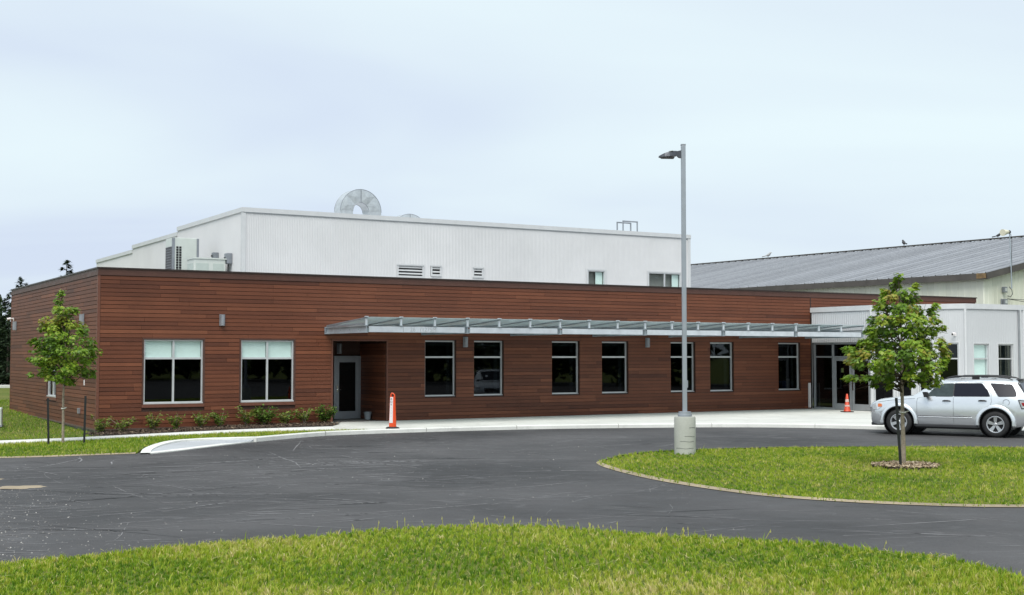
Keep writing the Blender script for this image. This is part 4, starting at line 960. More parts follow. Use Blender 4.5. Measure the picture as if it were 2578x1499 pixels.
dome_camera('white security camera on the angled white wall above the car', w, TH + math.atan2(n.y, n.x) + math.pi/2)

# ---------------------------------------------------------------- old metal barn
BD = R(90 + 34.85)     # direction of the long wall (local X of barn)
barn = thing('metal_barn', 'old cream metal barn with a long low grey ribbed roof', 'building', (22.96, 61.53, 0), BD)
# local: x along long wall (away), y: left of that = ... gable extends towards -y
EZ, SL, HWB, LB = 6.2, 0.2, 16.0, 46.0
rr = random.Random(9); PW = 0.72; npan = int(LB/PW)
for k in range(npan):
    x0, x1 = k*PW, (k+1)*PW - 0.004; t = rr.random(); m = MB()
    z1 = EZ - 0.12
    m.add([(x0, 0, 0), (x0+0.03, 0.022, 0), (x0+0.05, 0.022, 0), (x0+0.07, 0, 0), (x0+0.35, 0, 0), (x0+0.38, 0.022, 0), (x0+0.40, 0.022, 0), (x0+0.43, 0, 0), (x1, 0, 0)] + [(q, yy, z1) for q, yy in ((x0, 0), (x0+0.03, 0.022), (x0+0.05, 0.022), (x0+0.07, 0), (x0+0.35, 0), (x0+0.38, 0.022), (x0+0.40, 0.022), (x0+0.43, 0), (x1, 0))],
          [(i, i+1, i+10, i+9) for i in range(8)], t)
    m.build('wall_panel', M['barn'], barn)
for k in range(int(HWB*2/PW)):     # gable wall panels
    y0 = -k*PW; y1 = y0 - PW + 0.004; t = rr.random()
    def top(yy): return EZ + SL*min(-yy, 2*HWB+yy) - 0.12
    m = MB(); ys = [y0, y0-0.03, y0-0.05, y0-0.07, y0-0.35, y0-0.38, y0-0.40, y0-0.43, y1]; hs = [0, .022, .022, 0, 0, .022, .022, 0, 0]
    m.add([(-h, yy, 0) for yy, h in zip(ys, hs)] + [(-h, yy, top(yy)) for yy, h in zip(ys, hs)], [(i, i+1, i+10, i+9) for i in range(8)], t)
    m.build('gable_panel', M['barn'], barn)
OV = 0.28; ex = 0.35
for k in range(npan+1):
    x0, x1 = k*PW - ex, (k+1)*PW - ex - 0.003; t = rr.random()
    prof = [(x0-0.01, 0.005), (x0+0.012, 0.055), (x0+0.04, 0.055), (x0+0.065, 0.0), (x0+0.22, 0.0), (x0+0.235, 0.02), (x0+0.25, 0.02), (x0+0.265, 0), (x0+0.45, 0), (x0+0.465, 0.02), (x0+0.48, 0.02), (x0+0.495, 0), (x1, 0.0)]; N = len(prof)
    m = MB(); za, zb = EZ - SL*OV + 0.06, EZ + SL*HWB + 0.06
    m.add([(a, OV, za+h) for a, h in prof] + [(a, -HWB, zb+h) for a, h in prof], [(i, i+1, N+i+1, N+i) for i in range(N-1)], t)
    m.build('roof_panel', M['barn_roof'], barn)
m = MB(); m.add([(-ex, -HWB, EZ+SL*HWB+0.05), (LB, -HWB, EZ+SL*HWB+0.05), (LB, -2*HWB-OV, EZ-SL*OV+0.05), (-ex, -2*HWB-OV, EZ-SL*OV+0.05)], [(0, 1, 2, 3)]); m.build('rear_roof_slope', M['barn_roof'], barn)
k = 0; x = -ex
while x < LB:
    MB().bar((x+0.02, -HWB, EZ+SL*HWB+0.13), (min(x+3.0, LB)-0.02, -HWB, EZ+SL*HWB+0.13), 0.45, 0.05).build('ridge_cap', M['gutter'], barn); x += 3.0
MB().box(-ex+0.03, LB, OV-0.02, OV+0.06, EZ-SL*OV-0.24, EZ-SL*OV+0.055).build('eave_fascia', M['gutter'], barn)
MB().box(-ex-0.03, -ex+0.5, OV+0.061, OV+0.075, EZ-SL*OV-0.2, EZ-SL*OV+0.05).build('rusty_corner', M['rust'], barn)
MB().bar((-ex, OV, EZ-SL*OV-0.10), (-ex, -HWB, EZ+SL*HWB-0.10), 0.07, 0.30).build('rake_fascia', M['gutter'], barn)
MB().bar((-ex, -2*HWB-OV, EZ-SL*OV-0.10), (-ex, -HWB, EZ+SL*HWB-0.10), 0.07, 0.30).build('rake_fascia', M['gutter'], barn)
MB().box(0.05, LB, 0.0-0.25, -0.1, EZ-0.15, EZ-0.1).build('eave_purlin', M['gutter'], barn)
# mast with a pale antenna on the gable, meter boxes and cables
def barn_pt(x, y, z): return barn_mat @ Vector((x, y, z))
barn_mat = Matrix.Translation((22.96, 61.53, 0)) @ Matrix.Rotation(BD, 4, 'Z')
mast = thing('antenna_mast', 'thin mast with a cream antenna on the barn gable', 'mast', barn_pt(-0.42, -1.66, 5.5), BD)
MB().tube([(0, 0, 0), (0, 0.02, 1.4), (0, 0.10, 2.85)], [0.035, 0.03, 0.026], 8).build('pole', M['steel_paint'], mast)
MB().tube([(0, 0.1, 2.78), (0.0, 0.22, 2.78)], 0.09, 10).build('mount', M['black'], mast)
MB().tube([(0.0, 0.23, 2.78), (0.0, 0.66, 2.72)], [0.09, 0.17], 12).build('antenna', M['cream'], mast, smooth=True)
MB().tube([(-0.03, 0.05, 2.7), (-0.06, 0.0, 2.4), (-0.03, 0.0, 1.6), (-0.03, 0, 0.6)], 0.012, 6).build('cable', M['black'], mast)
for lab, z, dy in (('upper small meter box under the mast on the barn gable', 5.45, 0.12), ('lower small meter box under the mast on the barn gable', 4.85, 0.12)):
    q = thing('meter_box', lab, 'electrical box', barn_pt(-0.03, -1.66+dy, z), BD, 'meter boxes on the barn gable')
    MB().box(-0.16, 0, -0.12, 0.12, -0.14, 0.14).build('box', M['steel_dark'], q, bevel=0.01); MB().box(-0.175, -0.161, -0.07, 0.07, -0.08, 0.08).build('cover', M['hvac'], q)
tag(MB().tube([(-0.05, -1.35, 5.0), (-0.05, -1.33, 4.0), (-0.05, -1.33, 1.0)], 0.03, 6).build('conduit_pipe', M['steel_dark'], None, loc=(22.96, 61.53, 0), rz=BD), 'vertical conduit running down the barn gable left of the meter boxes', 'conduit')
tag(MB().tube([(-0.05, -1.7, 4.7), (-0.05, -1.7, 4.0), (-0.05, -1.72, 1.0)], 0.03, 6).build('conduit_pipe', M['steel_dark'], None, loc=(22.96, 61.53, 0), rz=BD), 'vertical conduit running down the barn gable right of the meter boxes', 'conduit')
tag(MB().tube([(-0.16, -1.85, 5.6), (-0.2, -2.0, 5.45), (-0.2, -2.05, 5.25), (-0.16, -1.95, 5.1), (-0.1, -1.8, 5.15)], 0.018, 6).build('cable_loop', M['black'], None, loc=(22.96, 61.53, 0), rz=BD), 'drooping black cable loop beside the meter boxes', 'cable')
for z1, lab in ((4.95, 'upper overhead service cable leaving the barn gable to the right'), (4.55, 'lower overhead service cable leaving the barn gable to the right')):
    tag(MB().tube([(-0.15, -1.7, 5.0), (-1.2, -6, z1-0.1), (-3, -14, z1), (-6, -26, z1+0.8)], 0.015, 5).build('service_cable', M['black'], None, loc=(22.96, 61.53, 0), rz=BD), lab, 'cable')
def bird(label, x, mat, sc=1.0, turn=0.0):
    z = EZ + SL*HWB + 0.155; p = barn_pt(x, -HWB, z); m = MB()
    m.tube([(-0.20, 0, 0.10), (-0.12, 0, 0.12), (-0.02, 0, 0.14), (0.08, 0, 0.19), (0.13, 0, 0.26), (0.17, 0, 0.29), (0.215, 0, 0.285), (0.25, 0, 0.275)], [0.012, 0.03, 0.075, 0.08, 0.05, 0.045, 0.03, 0.006], 10)
    m.tube([(-0.36, 0, 0.075), (-0.16, 0, 0.11)], [0.035, 0.03], 4)
    m.tube([(0.0, 0.025, 0.0), (0.01, 0.025, 0.1)], 0.008, 5); m.tube([(0.0, -0.025, 0.0), (0.01, -0.025, 0.1)], 0.008, 5)
    o = m.build('bird', mat, None, smooth=True, loc=p, rz=BD + math.pi + turn); o.scale = (sc, sc, sc); return tag(o, label, 'bird', 'birds on the barn ridge')
bird('dark bird standing alone on the barn ridge above the right maple', 17.1, M['bird'], 1.35, 2.6)
bird('small pale bird on the barn ridge just right of the lamp post', 29.5, M['bird_pale'], 1.3, 0.4)
bird('dark bird on the barn ridge nearest the cream antenna', 10.0, M['bird'], 1.0, 0.3)
# ---------------------------------------------------------------- street lamp on the island
lp = thing('lamp_post', 'grey square lamp post with single head on a concrete base', 'street lamp', (4.06, 29.83, -0.10), 0)
MB().lathe([(0.0, -0.1), (0.25, -0.1), (0.252, 0.3), (0.25, 0.84), (0.235, 0.875), (0.0, 0.88)], 36).build('concrete_base', M['lampbase'], lp, smooth=True)
for k, (z, L) in enumerate(((0.14, 0.9), (0.30, 0.7), (0.42, 0.55), (0.62, 0.4))):      # casting joints
    a0 = R(-150 + 25*k); m = MB(); m.tube([(0.2515*math.cos(a0+t), 0.2515*math.sin(a0+t), z + 0.006*math.sin(5*t)) for t in [L*2*j/12 for j in range(13)]], 0.004, 5); m.build('casting_crack', M['black'], lp)
MB().lathe([(0.165, 0.88), (0.165, 0.93), (0.15, 0.94), (0.15, 0.985), (0.06, 0.99)], 28).build('base_cover', M['pole'], lp, smooth=True)
MB().box(-0.052, 0.052, -0.052, 0.052, 0.9, 7.28).build('pole', M['pole'], lp, bevel=0.012)
MB().box(-0.056, 0.056, -0.056, 0.056, 7.281, 7.31).build('pole_cap', M['steel_dark'], lp)
MB().box(0.05, 0.075, -0.03, 0.03, 1.55, 1.72).build('hand_hole_cover', M['pole'], lp)
m = MB(); m.prism([(-0.055, 7.16), (-0.055, 6.98), (-0.11, 6.99), (-0.16, 7.04), (-0.2, 7.07), (-0.2, 7.13)], -0.05, 0.05, 'XZ'); m.build('arm', M['lamp_dark'], lp)
secs = [(-0.16, 0.07, 7.03, 7.145), (-0.24, 0.11, 7.02, 7.14), (-0.34, 0.15, 7.005, 7.12), (-0.45, 0.15, 6.995, 7.085), (-0.53, 0.11, 6.995, 7.05), (-0.58, 0.06, 7.0, 7.025)]
m = MB(); n = 0
for x, w, z0, z1 in secs: m.v += [(x, -w, z0), (x, w, z0), (x, w*0.8, z1), (x, -w*0.8, z1)]
for i in range(len(secs)-1):
    b = i*4; m.f += [(b+j, b+(j+1) % 4, b+4+(j+1) % 4, b+4+j) for j in range(4)]
m.f += [(0, 1, 2, 3), tuple(range(len(m.v)-4, len(m.v)))]
hd = m.build('lamp_head', M['lamp_dark'], lp)
MB().obox((-0.37, 0, 6.985), (0.15, 0, -0.003), (0, 0.12, 0), (0, 0, 0.008)).build('lens', M['black'], hd)
MB().obox((-0.30, 0, 7.135), (0.05, 0, 0.008), (0, 0.128, 0), (0, 0, 0.006)).build('pale_band', M['alu'], hd)

# ---------------------------------------------------------------- trees
LEAF = [(0, 0), (0.16, 0.10), (0.42, 0.06), (0.30, 0.30), (0.52, 0.48), (0.22, 0.58), (0.0, 1.0), (-0.22, 0.58), (-0.52, 0.48), (-0.30, 0.30), (-0.42, 0.06), (-0.16, 0.10)]
LV = np.array(LEAF); LT = np.array([(0, 1, 3), (1, 2, 3), (0, 3, 5), (3, 4, 5), (0, 5, 6), (0, 6, 7), (0, 7, 9), (7, 8, 9), (0, 9, 11), (9, 10, 11)])
def leaves(name, pos, dirs, ups, size, tone, mat, parent, fold=0.25):
    n = len(pos); d = dirs/np.linalg.norm(dirs, axis=1, keepdims=True); s = np.cross(d, ups); s /= np.linalg.norm(s, axis=1, keepdims=True)+1e-9; u = np.cross(s, d)
    lx, ly = LV[:, 0], LV[:, 1]; lz = -fold*np.abs(lx) - 0.25*ly**2
    V = pos[:, None, :] + size[:, None, None]*(s[:, None, :]*lx[None, :, None] + d[:, None, :]*ly[None, :, None] + u[:, None, :]*lz[None, :, None])
    F = (np.arange(n)[:, None, None]*len(LV) + LT[None]).reshape(-1, 3); T = np.repeat(tone, len(LT))
    return np_mesh(name, V.reshape(-1, 3), F, 3, mat, T, parent)
def maple(label, base, clusters, trunk, k, per, lsize, seed, nlimb, depth_r, zmin=1.5):
    """clusters: (x, z, rx, rz) in metres relative to the trunk foot"""
    r = np.random.default_rng(seed)
    root = thing('maple_tree', label, 'tree', base, 0)
    H = trunk[-1][2]
    MB().tube(trunk, [k*(1-0.82*i/(len(trunk)-1)) for i in range(len(trunk))], 10).build('trunk', M['bark'], root, smooth=True)
    P, D, U, S, T = [], [], [], [], []; limbs = MB(); twigs = MB()
    tz = [t[2] for t in trunk]
    for ci, (cx, cz, rx, rz) in enumerate(clusters):
        R_ = depth_r(cz); mx_ = max(0.0, R_*R_ - cx*cx)**0.5
        reps = 2 if mx_ > 0.35 else 1
        for rep in range(reps):
            cy_ = r.uniform(-0.9, 0.9)*mx_ if reps == 1 else (r.uniform(-0.95, -0.1) if rep == 0 else r.uniform(0.1, 0.95))*mx_
            c = np.array([cx + (r.normal(0, rx*0.3) if rep else 0), cy_, cz]); ry = max(rx, 0.1)
            zb = max(zmin + r.uniform(0, 0.45), cz - 0.45*math.hypot(cx, cy_) - 0.35); zb = min(zb, cz); zb = min(zb, H*0.93)
            ip = np.interp(zb, tz, [t[0] for t in trunk]); jp = np.interp(zb, tz, [t[1] for t in trunk])
            st = Vector((ip, jp, zb)); en = Vector(c); mid = st.lerp(en, 0.5) + Vector((0, 0, -0.04 + 0.03*r.normal()))
            if r.random() < (0.8 if rep == 0 else 0.3): limbs.tube([st, mid, en], [0.016*(1+0.4*(cz < H*0.6)), 0.011, 0.004], 5)
            for tw in range(3): limbs.tube([mid.lerp(en, 0.3+0.25*tw), en + Vector(r.normal(0, 1, 3))*rx*0.8], [0.006, 0.002], 4)
            nl = int(per*(0.7+0.6*r.random())*(rx*rz/(0.17*0.13))**0.5)
            g = r.normal(0, 1, (nl, 3)); g /= np.linalg.norm(g, axis=1, keepdims=True); q = r.random(nl)**0.4
            p = c + g*q[:, None]*np.array([rx, ry, rz])
            outd = p - np.array([0, 0, cz-0.1]); outd[:, 2] *= 0.3; outd += r.normal(0, 0.35, (nl, 3))*np.linalg.norm(outd, axis=1, keepdims=True); outd[:, 2] -= r.uniform(0.15, 0.8, nl)*np.linalg.norm(outd, axis=1)
            up = np.tile([0.0, 0, 1.0], (nl, 1)) + r.normal(0, 0.35, (nl, 3)) + 0.4*g
            P.append(p); D.append(outd); U.append(up); S.append(lsize*r.uniform(0.65, 1.25, nl))
            ct = r.normal(0.56, 0.16); T.append(np.clip(ct + r.normal(0, 0.17, nl), 0, 0.92))
            if r.random() < 0.16: T[-1] = np.clip(T[-1] + r.uniform(0.0, 0.45, nl), 0, 1)
    limbs.build('limb', M['bark_dark'], root, smooth=True)
    o = leaves('crown', np.concatenate(P), np.concatenate(D), np.concatenate(U), np.concatenate(S), np.concatenate(T), M['maple'], root); o['kind'] = 'stuff'
    return root
def conv(L, x0, y0, s): return [((a-x0)/s, (y0-b)/s, c/s, d/s) for a, b, c, d in L]
CR = [(800,70,70,50),(780,150,70,60),(930,180,45,50),(660,230,50,40),(810,260,120,70),(640,310,70,50),(560,380,80,60),(930,330,90,60),(1190,400,45,45),(700,430,110,70),(860,440,110,70),(960,480,60,60),(1130,470,60,50),(520,570,90,70),(680,560,110,70),(850,570,130,80),(1120,570,75,60),(1270,660,50,35),(450,690,65,80),(600,700,110,80),(780,700,120,80),(950,680,110,80),(1120,690,90,80),(430,830,75,70),(600,830,120,80),(800,830,130,80),(1000,820,120,90),(1150,850,80,80),(200,900,90,45),(330,960,90,70),(500,970,100,80),(680,960,110,80),(880,960,120,80),(1080,960,110,90),(1210,960,75,85),(260,1040,80,55),(420,1080,100,70),(620,1090,110,80),(820,1080,120,90),(1000,1110,100,80),(1130,1070,80,80),(230,1230,80,40),(400,1230,90,45),(600,1220,100,65),(780,1200,100,60),(960,1220,100,65),(1060,1250,65,75),(620,1310,50,40),(1030,1320,45,40)]
maple('larger young maple with full crown on the driveway island', (7.92, 25.74, -0.10), conv(CR, 805, 2289, 568),
      [(0, 0, 0), (0.005, 0, 0.5), (0.0, 0.01, 1.0), (-0.005, 0, 1.6), (0.0, 0, 2.4), (-0.01, 0.0, 3.1), (0.0, 0, 3.66)], 0.052, 78, 0.088, 21, 30, lambda z: 0.25 + 0.85*min(1.0, (3.95-z)/1.7))
CL = [(410,225,30,30),(400,280,38,36),(360,340,36,34),(430,350,55,36),(480,345,32,22),(350,430,55,45),(420,410,55,45),(310,470,36,36),(500,450,45,36),(560,490,45,45),(380,490,55,45),(450,540,65,45),(240,570,42,32),(320,570,65,45),(400,570,65,45),(540,560,65,45),(620,590,42,42),(270,630,65,45),(360,640,72,45),(480,630,75,45),(590,640,62,45),(200,690,32,22),(290,700,62,36),(380,700,65,45),(500,700,65,45),(600,690,52,45),(330,750,62,42),(450,770,55,52),(540,760,62,45),(590,790,32,42),(240,800,25,20),(340,810,50,32),(430,830,45,32),(480,850,32,32)]
maple('slender young maple in front of the brown side wall', (-11.95, 33.82, -0.13), conv(CL, 432, 1288, 265),
      [(0, 0, 0), (0.0, 0, 0.5), (-0.01, 0.0, 1.2), (0.02, 0, 2.0), (0.02, 0, 2.8), (-0.05, 0, 3.4), (-0.08, 0, 3.85)], 0.04, 62, 0.092, 22, 24, lambda z: 0.2 + 0.65*min(1.0, (4.05-z)/1.6))
def stake(label, base, top):
    o = thing('tree_stake', label, 'stake', base, 0, 'dark metal tree stakes'); d = Vector(top)-Vector(base)
    m = MB(); m.bar((0, 0, -0.1), d, 0.055, 0.008, (0, 1, 0)); m.build('flange', M['stake'], o)
    m = MB(); m.bar((0, 0.018, -0.1), (d.x, d.y+0.018, d.z), 0.008, 0.03, (0, 1, 0)); m.build('web', M['stake'], o)
stake('leaning dark stake left of the slender maple', (-12.01, 32.95, -0.13), (-12.05, 32.95, 1.10))
stake('dark stake right of the slender maple', (-11.16, 33.15, -0.13), (-11.14, 33.15, 1.15))
stake('dark stake against the trunk of the larger maple', (7.74, 25.3, -0.10), (7.66, 25.3, 1.36))
for base, z, lab, rr_ in (((7.92, 25.74), 1.06, 'pale strap tied round the larger maple trunk', 0.055), ((-11.95, 33.82), 0.80, 'pale strap tied round the slender maple trunk', 0.045)):
    m = MB(); m.tube([(rr_*math.cos(t), rr_*math.sin(t), 0.01*math.sin(t)) for t in [2*math.pi*k/16 for k in range(17)]], 0.016, 6)
    m.tube([(rr_, 0, 0.0), (rr_+0.035, -0.03, 0.015), (rr_+0.04, -0.05, 0.02)], 0.013, 6); o = m.build('tree_tie', M['tie'], None, smooth=True, loc=(base[0], base[1], z)); tag(o, lab, 'tree tie')
# mulch ring and mulch in the bed
def chips(name, pts, mat, label, size, seed):
    r = np.random.default_rng(seed); n = len(pts); p = np.array(pts); a = r.uniform(0, 6.28, n); L = size*r.uniform(0.5, 1.6, n); W = L*r.uniform(0.2, 0.5, n); tl = r.normal(0, 0.35, n)
    ax = np.c_[np.cos(a), np.sin(a), tl]*L[:, None]/2; ay = np.c_[-np.sin(a), np.cos(a), r.normal(0, 0.3, n)]*W[:, None]/2; up = np.array([0, 0, 0.006])
    V = np.stack([p-ax-ay, p+ax-ay, p+ax+ay, p-ax+ay, p-ax*.8-ay*.8+up, p+ax*.8-ay*.8+up, p+ax*.8+ay*.8+up, p-ax*.8+ay*.8+up], 1).reshape(-1, 3)
    Q = np.array([(4, 5, 6, 7), (0, 1, 5, 4), (1, 2, 6, 5), (2, 3, 7, 6), (3, 0, 4, 7)]); F = (np.arange(n)[:, None, None]*8+Q[None]).reshape(-1, 4)
    return tag(np_mesh(name, V, F, 4, mat, np.repeat(r.random(n), 5)), label, 'mulch', kind='stuff')
r = np.random.default_rng(41); a = r.uniform(0, 6.28, 1300); q = 0.62*np.sqrt(r.random(1300))
cx_, cy_ = 7.95, 25.7
chips('mulch_ring', [(cx_+q[i]*1.05*math.cos(a[i]), cy_+q[i]*math.sin(a[i]), isl_z(cx_, cy_)+0.045+0.03*(1-q[i]/0.62)+0.02*r.random()) for i in range(1300)], M['chips'], 'ring of pale wood chips round the larger maple', 0.07, 6)
MB().lathe([(0.0, 0.05), (0.35, 0.045), (0.6, 0.025), (0.66, 0.0)], 24, (cx_, cy_, isl_z(cx_, cy_)+0.01)).build('mulch_mound', M['mulch'], None, smooth=True)
tag(bpy.data.objects['mulch_mound'], 'brown mulch mound under the wood chips at the larger maple', 'mulch', kind='stuff')
pts = []
while len(pts) < 3600:
    s, t = r.uniform(-0.4, 7.4), r.uniform(-1.95, -0.05); p = BL(s, t)
    if in_poly(np.array([p.x]), np.array([p.y]), BED)[0]: pts.append((p.x, p.y, drop(p.x)+0.01+0.05*r.random()*(0.6+0.4*math.sin(s*4+t*3))))
chips('bed_mulch', pts, M['mulch'], 'dark bark mulch in the bed along the brown wall', 0.06, 8)
# bedding shrubs along the wall
def shrub(label, s, t, h, w, leafy, seed, group):
    r = np.random.default_rng(seed); b = BL(s, t); b.z = drop(b.x)
    o = thing('shrub', label, 'shrub', b, r.uniform(0, 6), group); m = MB(); P, D = [], []
    for k in range(13 if leafy < 2 else 18):
        a = r.uniform(0, 6.28); L = h*r.uniform(0.6, 1.05); sp = w*r.uniform(0.25, 0.6)
        tip = Vector((math.cos(a)*sp, math.sin(a)*sp, L)); mid = tip*0.5 + Vector((-math.cos(a)*sp*0.15, -math.sin(a)*sp*0.15, 0.05*h)); m.tube([(0, 0, 0), mid, tip], [0.006, 0.005, 0.002], 4)
        n = int((20 if leafy < 2 else 44)*r.uniform(0.7, 1.3))
        for j in range(n):
            u = r.uniform(0.2, 1.02) if leafy < 2 else r.uniform(0.25, 1.05); p = mid.lerp(tip, min(1, max(0, (u-.5)*2))) if u > .5 else Vector((0, 0, 0)).lerp(mid, u*2)
            P.append(np.array(p) + r.normal(0, 0.035 if leafy < 2 else 0.06, 3)); D.append(np.array([math.cos(a)+r.normal(0, .7), math.sin(a)+r.normal(0, .7), r.normal(0.3, .4)]))
    m.build('stem', M['bark'], o); n = len(P)
    tone = np.clip(r.normal(0.62 if leafy < 2 else 0.3, 0.2, n), 0, 1)
    c = leaves('leaf', np.array(P), np.array(D), np.tile([0, 0, 1.0], (n, 1)) + r.normal(0, .3, (n, 3)), (0.085 if leafy < 2 else 0.08)*r.uniform(0.6, 1.2, n), tone, M['shrub'], o); c.name = 'foliage'; c['kind'] = 'stuff'
    return o
SH = [(0.0, 1, 'twiggy shrub at the front corner of the brown building'), (0.62, 1, 'second thin shrub from the building corner'), (1.56, 1, 'thin shrub under the left edge of the first wide window'), (2.25, 1, 'thin shrub under the middle of the first wide window'), (3.02, 1, 'thin shrub under the right edge of the first wide window'), (3.63, 1, 'bushy yellowish shrub between the two wide windows'), (4.47, 1, 'thin shrub under the left edge of the second wide window'), (5.07, 2, 'dense green shrub under the second wide window'), (5.77, 1, 'sparse shrub under the right part of the second wide window'), (6.41, 1, 'sparse shrub between the second wide window and the door'), (7.12, 2, 'dense dark green shrub beside the door recess')]
for i, (s, lf, lab) in enumerate(SH): shrub(lab, s, -0.5, [0.50, 0.44, 0.56, 0.48, 0.54, 0.52, 0.60, 0.56, 0.42, 0.50, 0.54][i], [0.62, 0.75, 0.5, 0.5, 0.6, 0.55, 0.7, 0.6, 0.6, 0.55, 0.55][i], lf, 60+i, 'shrubs along the brown wall')

def conifer(label, base, h, rw, seed, n=2600):
    r = np.random.default_rng(seed); o = thing('spruce_tree', label, 'tree', base, r.uniform(0, 6), 'spruces behind the building')
    MB().tube([(0, 0, 0), (0, 0, h*0.6), (0, 0, h)], [h*0.018, h*0.01, 0.01], 7).build('trunk', M['bark_dark'], o); V, F, T = [], [], []
    zs = h*(1-r.random(n)**0.62*0.93); k = 0
    nb = int(h*7); bz_ = h*(1 - (np.arange(nb)/nb)*0.93); ba = r.uniform(0, 6.28, nb)
    for i in range(nb):
        z = bz_[i]; L = rw*((h-z)/h)**0.8*r.uniform(0.65, 1.15) + 0.12; a = ba[i]; dr = 0.12 + 0.35*(1-z/h)
        m_ = int(26 + L*70)
        for j in range(m_):
            u = r.uniform(0.08, 1.0); px, py, pz = math.cos(a)*L*u, math.sin(a)*L*u, z - dr*L*u*0.8 + 0.18*L*u*u + r.normal(0, .05)
            w = (0.22*L*(1.1-u)+0.06); ss = r.normal(0, 0.6)*w; px -= math.sin(a)*ss; py += math.cos(a)*ss
            s = r.uniform(0.16, 0.34)*(0.5+0.5*h/9); ang = a + r.normal(0, .9); dx_, dy_ = math.cos(ang)*s, math.sin(ang)*s
            V += [(px-dy_*.28, py+dx_*.28, pz), (px+dy_*.28, py-dx_*.28, pz), (px+dx_, py+dy_, pz-r.uniform(-.05, .16))]; F.append((k, k+1, k+2)); k += 3; T.append(r.random())
    c = np_mesh('crown', np.array(V), np.array(F), 3, M['conifer'], np.array(T), o); c['kind'] = 'stuff'
for i, (lab, x, y, h, w) in enumerate((('spruce top showing above the brown side wall nearest the corner', -29.9, 84.8, 8.55, 2.0), ('shorter spruce top above the far end of the brown side wall', -32.95, 85, 7.4, 2.2), ('dark spruce at the far end of the brown building', -34.2, 86, 6.3, 2.3), ('dark spruce at the left frame edge', -36.4, 87, 6.0, 2.6), ('spruce just outside the left frame edge', -39.5, 86, 7.0, 2.6), ('broad dark spruce between the wall end and the left frame edge', -35.2, 89.5, 6.9, 3.2), ('broad spruce behind the left frame edge bushes', -37.8, 91, 6.6, 3.4))):
    conifer(lab, (x, y, 0.0), h, w, 80+i)
# low broadleaf bushes in front of the spruces
def bush(label, base, rx, rz, seed, n, group):
    r = np.random.default_rng(seed); o = thing('bush', label, 'bush', base, 0, group); g = r.normal(0, 1, (n, 3)); g /= np.linalg.norm(g, axis=1, keepdims=True); g[:, 2] = np.abs(g[:, 2])
    p = g*(r.random(n)**0.35)[:, None]*np.array([rx, rx, rz]); p *= (1+0.2*np.sin(5*g[:, 0]+seed)*np.cos(4*g[:, 1]))[:, None]
    MB().tube([(0, 0, 0), (0.05, 0, rz*0.6)], [0.06, 0.02], 6).build('stem', M['bark_dark'], o)
    c = leaves('crown', p, g+r.normal(0, .6, (n, 3)), np.tile([0, 0, 1.0], (n, 1))+r.normal(0, .4, (n, 3)), 0.28*r.uniform(.6, 1.2, n), r.random(n), M['wood_leaf'], o); c['kind'] = 'stuff'
for i, (x, lab) in enumerate(((-33.4, 'dark leafy bush at the foot of the spruces beside the brown wall'), (-36.3, 'dark leafy bush below the spruces at the left frame edge'), (-39.5, 'leafy bush outside the left frame edge'))): bush(lab, (x, 93.5, 0.1), 2.8, 3.6, 90+i, 2200, 'bushes below the spruces')
# wood across the site, to the right of the viewer; it is what the windows mirror
r = np.random.default_rng(55); n = 26000
cx_ = []; 
for k in range(46):
    t = k/45; x = 58 + 10*math.sin(k*1.7); y = -60 + 125*t; h = 9 + 3*math.sin(k*2.3)
    cx_.append((x, y, h))
idx = r.integers(0, len(cx_), n); c = np.array(cx_)[idx]; g = r.normal(0, 1, (n, 3)); g /= np.linalg.norm(g, axis=1, keepdims=True); g *= (r.random(n)**0.4)[:, None]
p = np.c_[c[:, 0]+g[:, 0]*3.6, c[:, 1]+g[:, 1]*3.6, c[:, 2]*0.5+g[:, 2]*c[:, 2]*0.52]; p[:, 2] = np.maximum(p[:, 2], 0.0)
d = r.normal(0, 1, (n, 3)); sd = np.cross(d, r.normal(0, 1, (n, 3))); d /= np.linalg.norm(d, axis=1, keepdims=True); sd /= np.linalg.norm(sd, axis=1, keepdims=True); s = r.uniform(0.5, 1.1, n)[:, None]
V = np.stack([p-sd*s*.5, p+sd*s*.5, p+d*s], 1).reshape(-1, 3); F = np.arange(3*n).reshape(-1, 3)
tag(np_mesh('far_wood', V, F, 3, M['wood_leaf'], r.random(n)), 'dark wood across the site mirrored in the windows', 'wood', kind='stuff')

# distant belt of trees carrying on beyond the left frame edge
r = np.random.default_rng(56); n = 16000; t = r.random(n); k = np.floor(t*40); cx2 = -150 + k*2.75 + 1.2*np.sin(k*2.1); cy2 = 120 + 9*np.sin(k*1.3); hh2 = 9 + 2.5*np.sin(k*1.9)
g = r.normal(0, 1, (n, 3)); g /= np.linalg.norm(g, axis=1, keepdims=True); g *= (r.random(n)**0.4)[:, None]; u2 = np.clip(0.5+g[:, 2]*0.5, 0, 1)
p = np.c_[cx2+g[:, 0]*3.2*(1.15-u2), cy2+g[:, 1]*3.2*(1.15-u2), hh2*u2]
d = r.normal(0, 1, (n, 3)); sd = np.cross(d, r.normal(0, 1, (n, 3))); d /= np.linalg.norm(d, axis=1, keepdims=True); sd /= np.linalg.norm(sd, axis=1, keepdims=True); s = r.uniform(0.4, 0.9, n)[:, None]
V = np.stack([p-sd*s*.5, p+sd*s*.5, p+d*s], 1).reshape(-1, 3)
tag(np_mesh('distant_trees', V, np.arange(3*n).reshape(-1, 3), 3, M['conifer'], r.random(n)), 'dark belt of distant trees beyond the left side of the building', 'wood', kind='stuff')

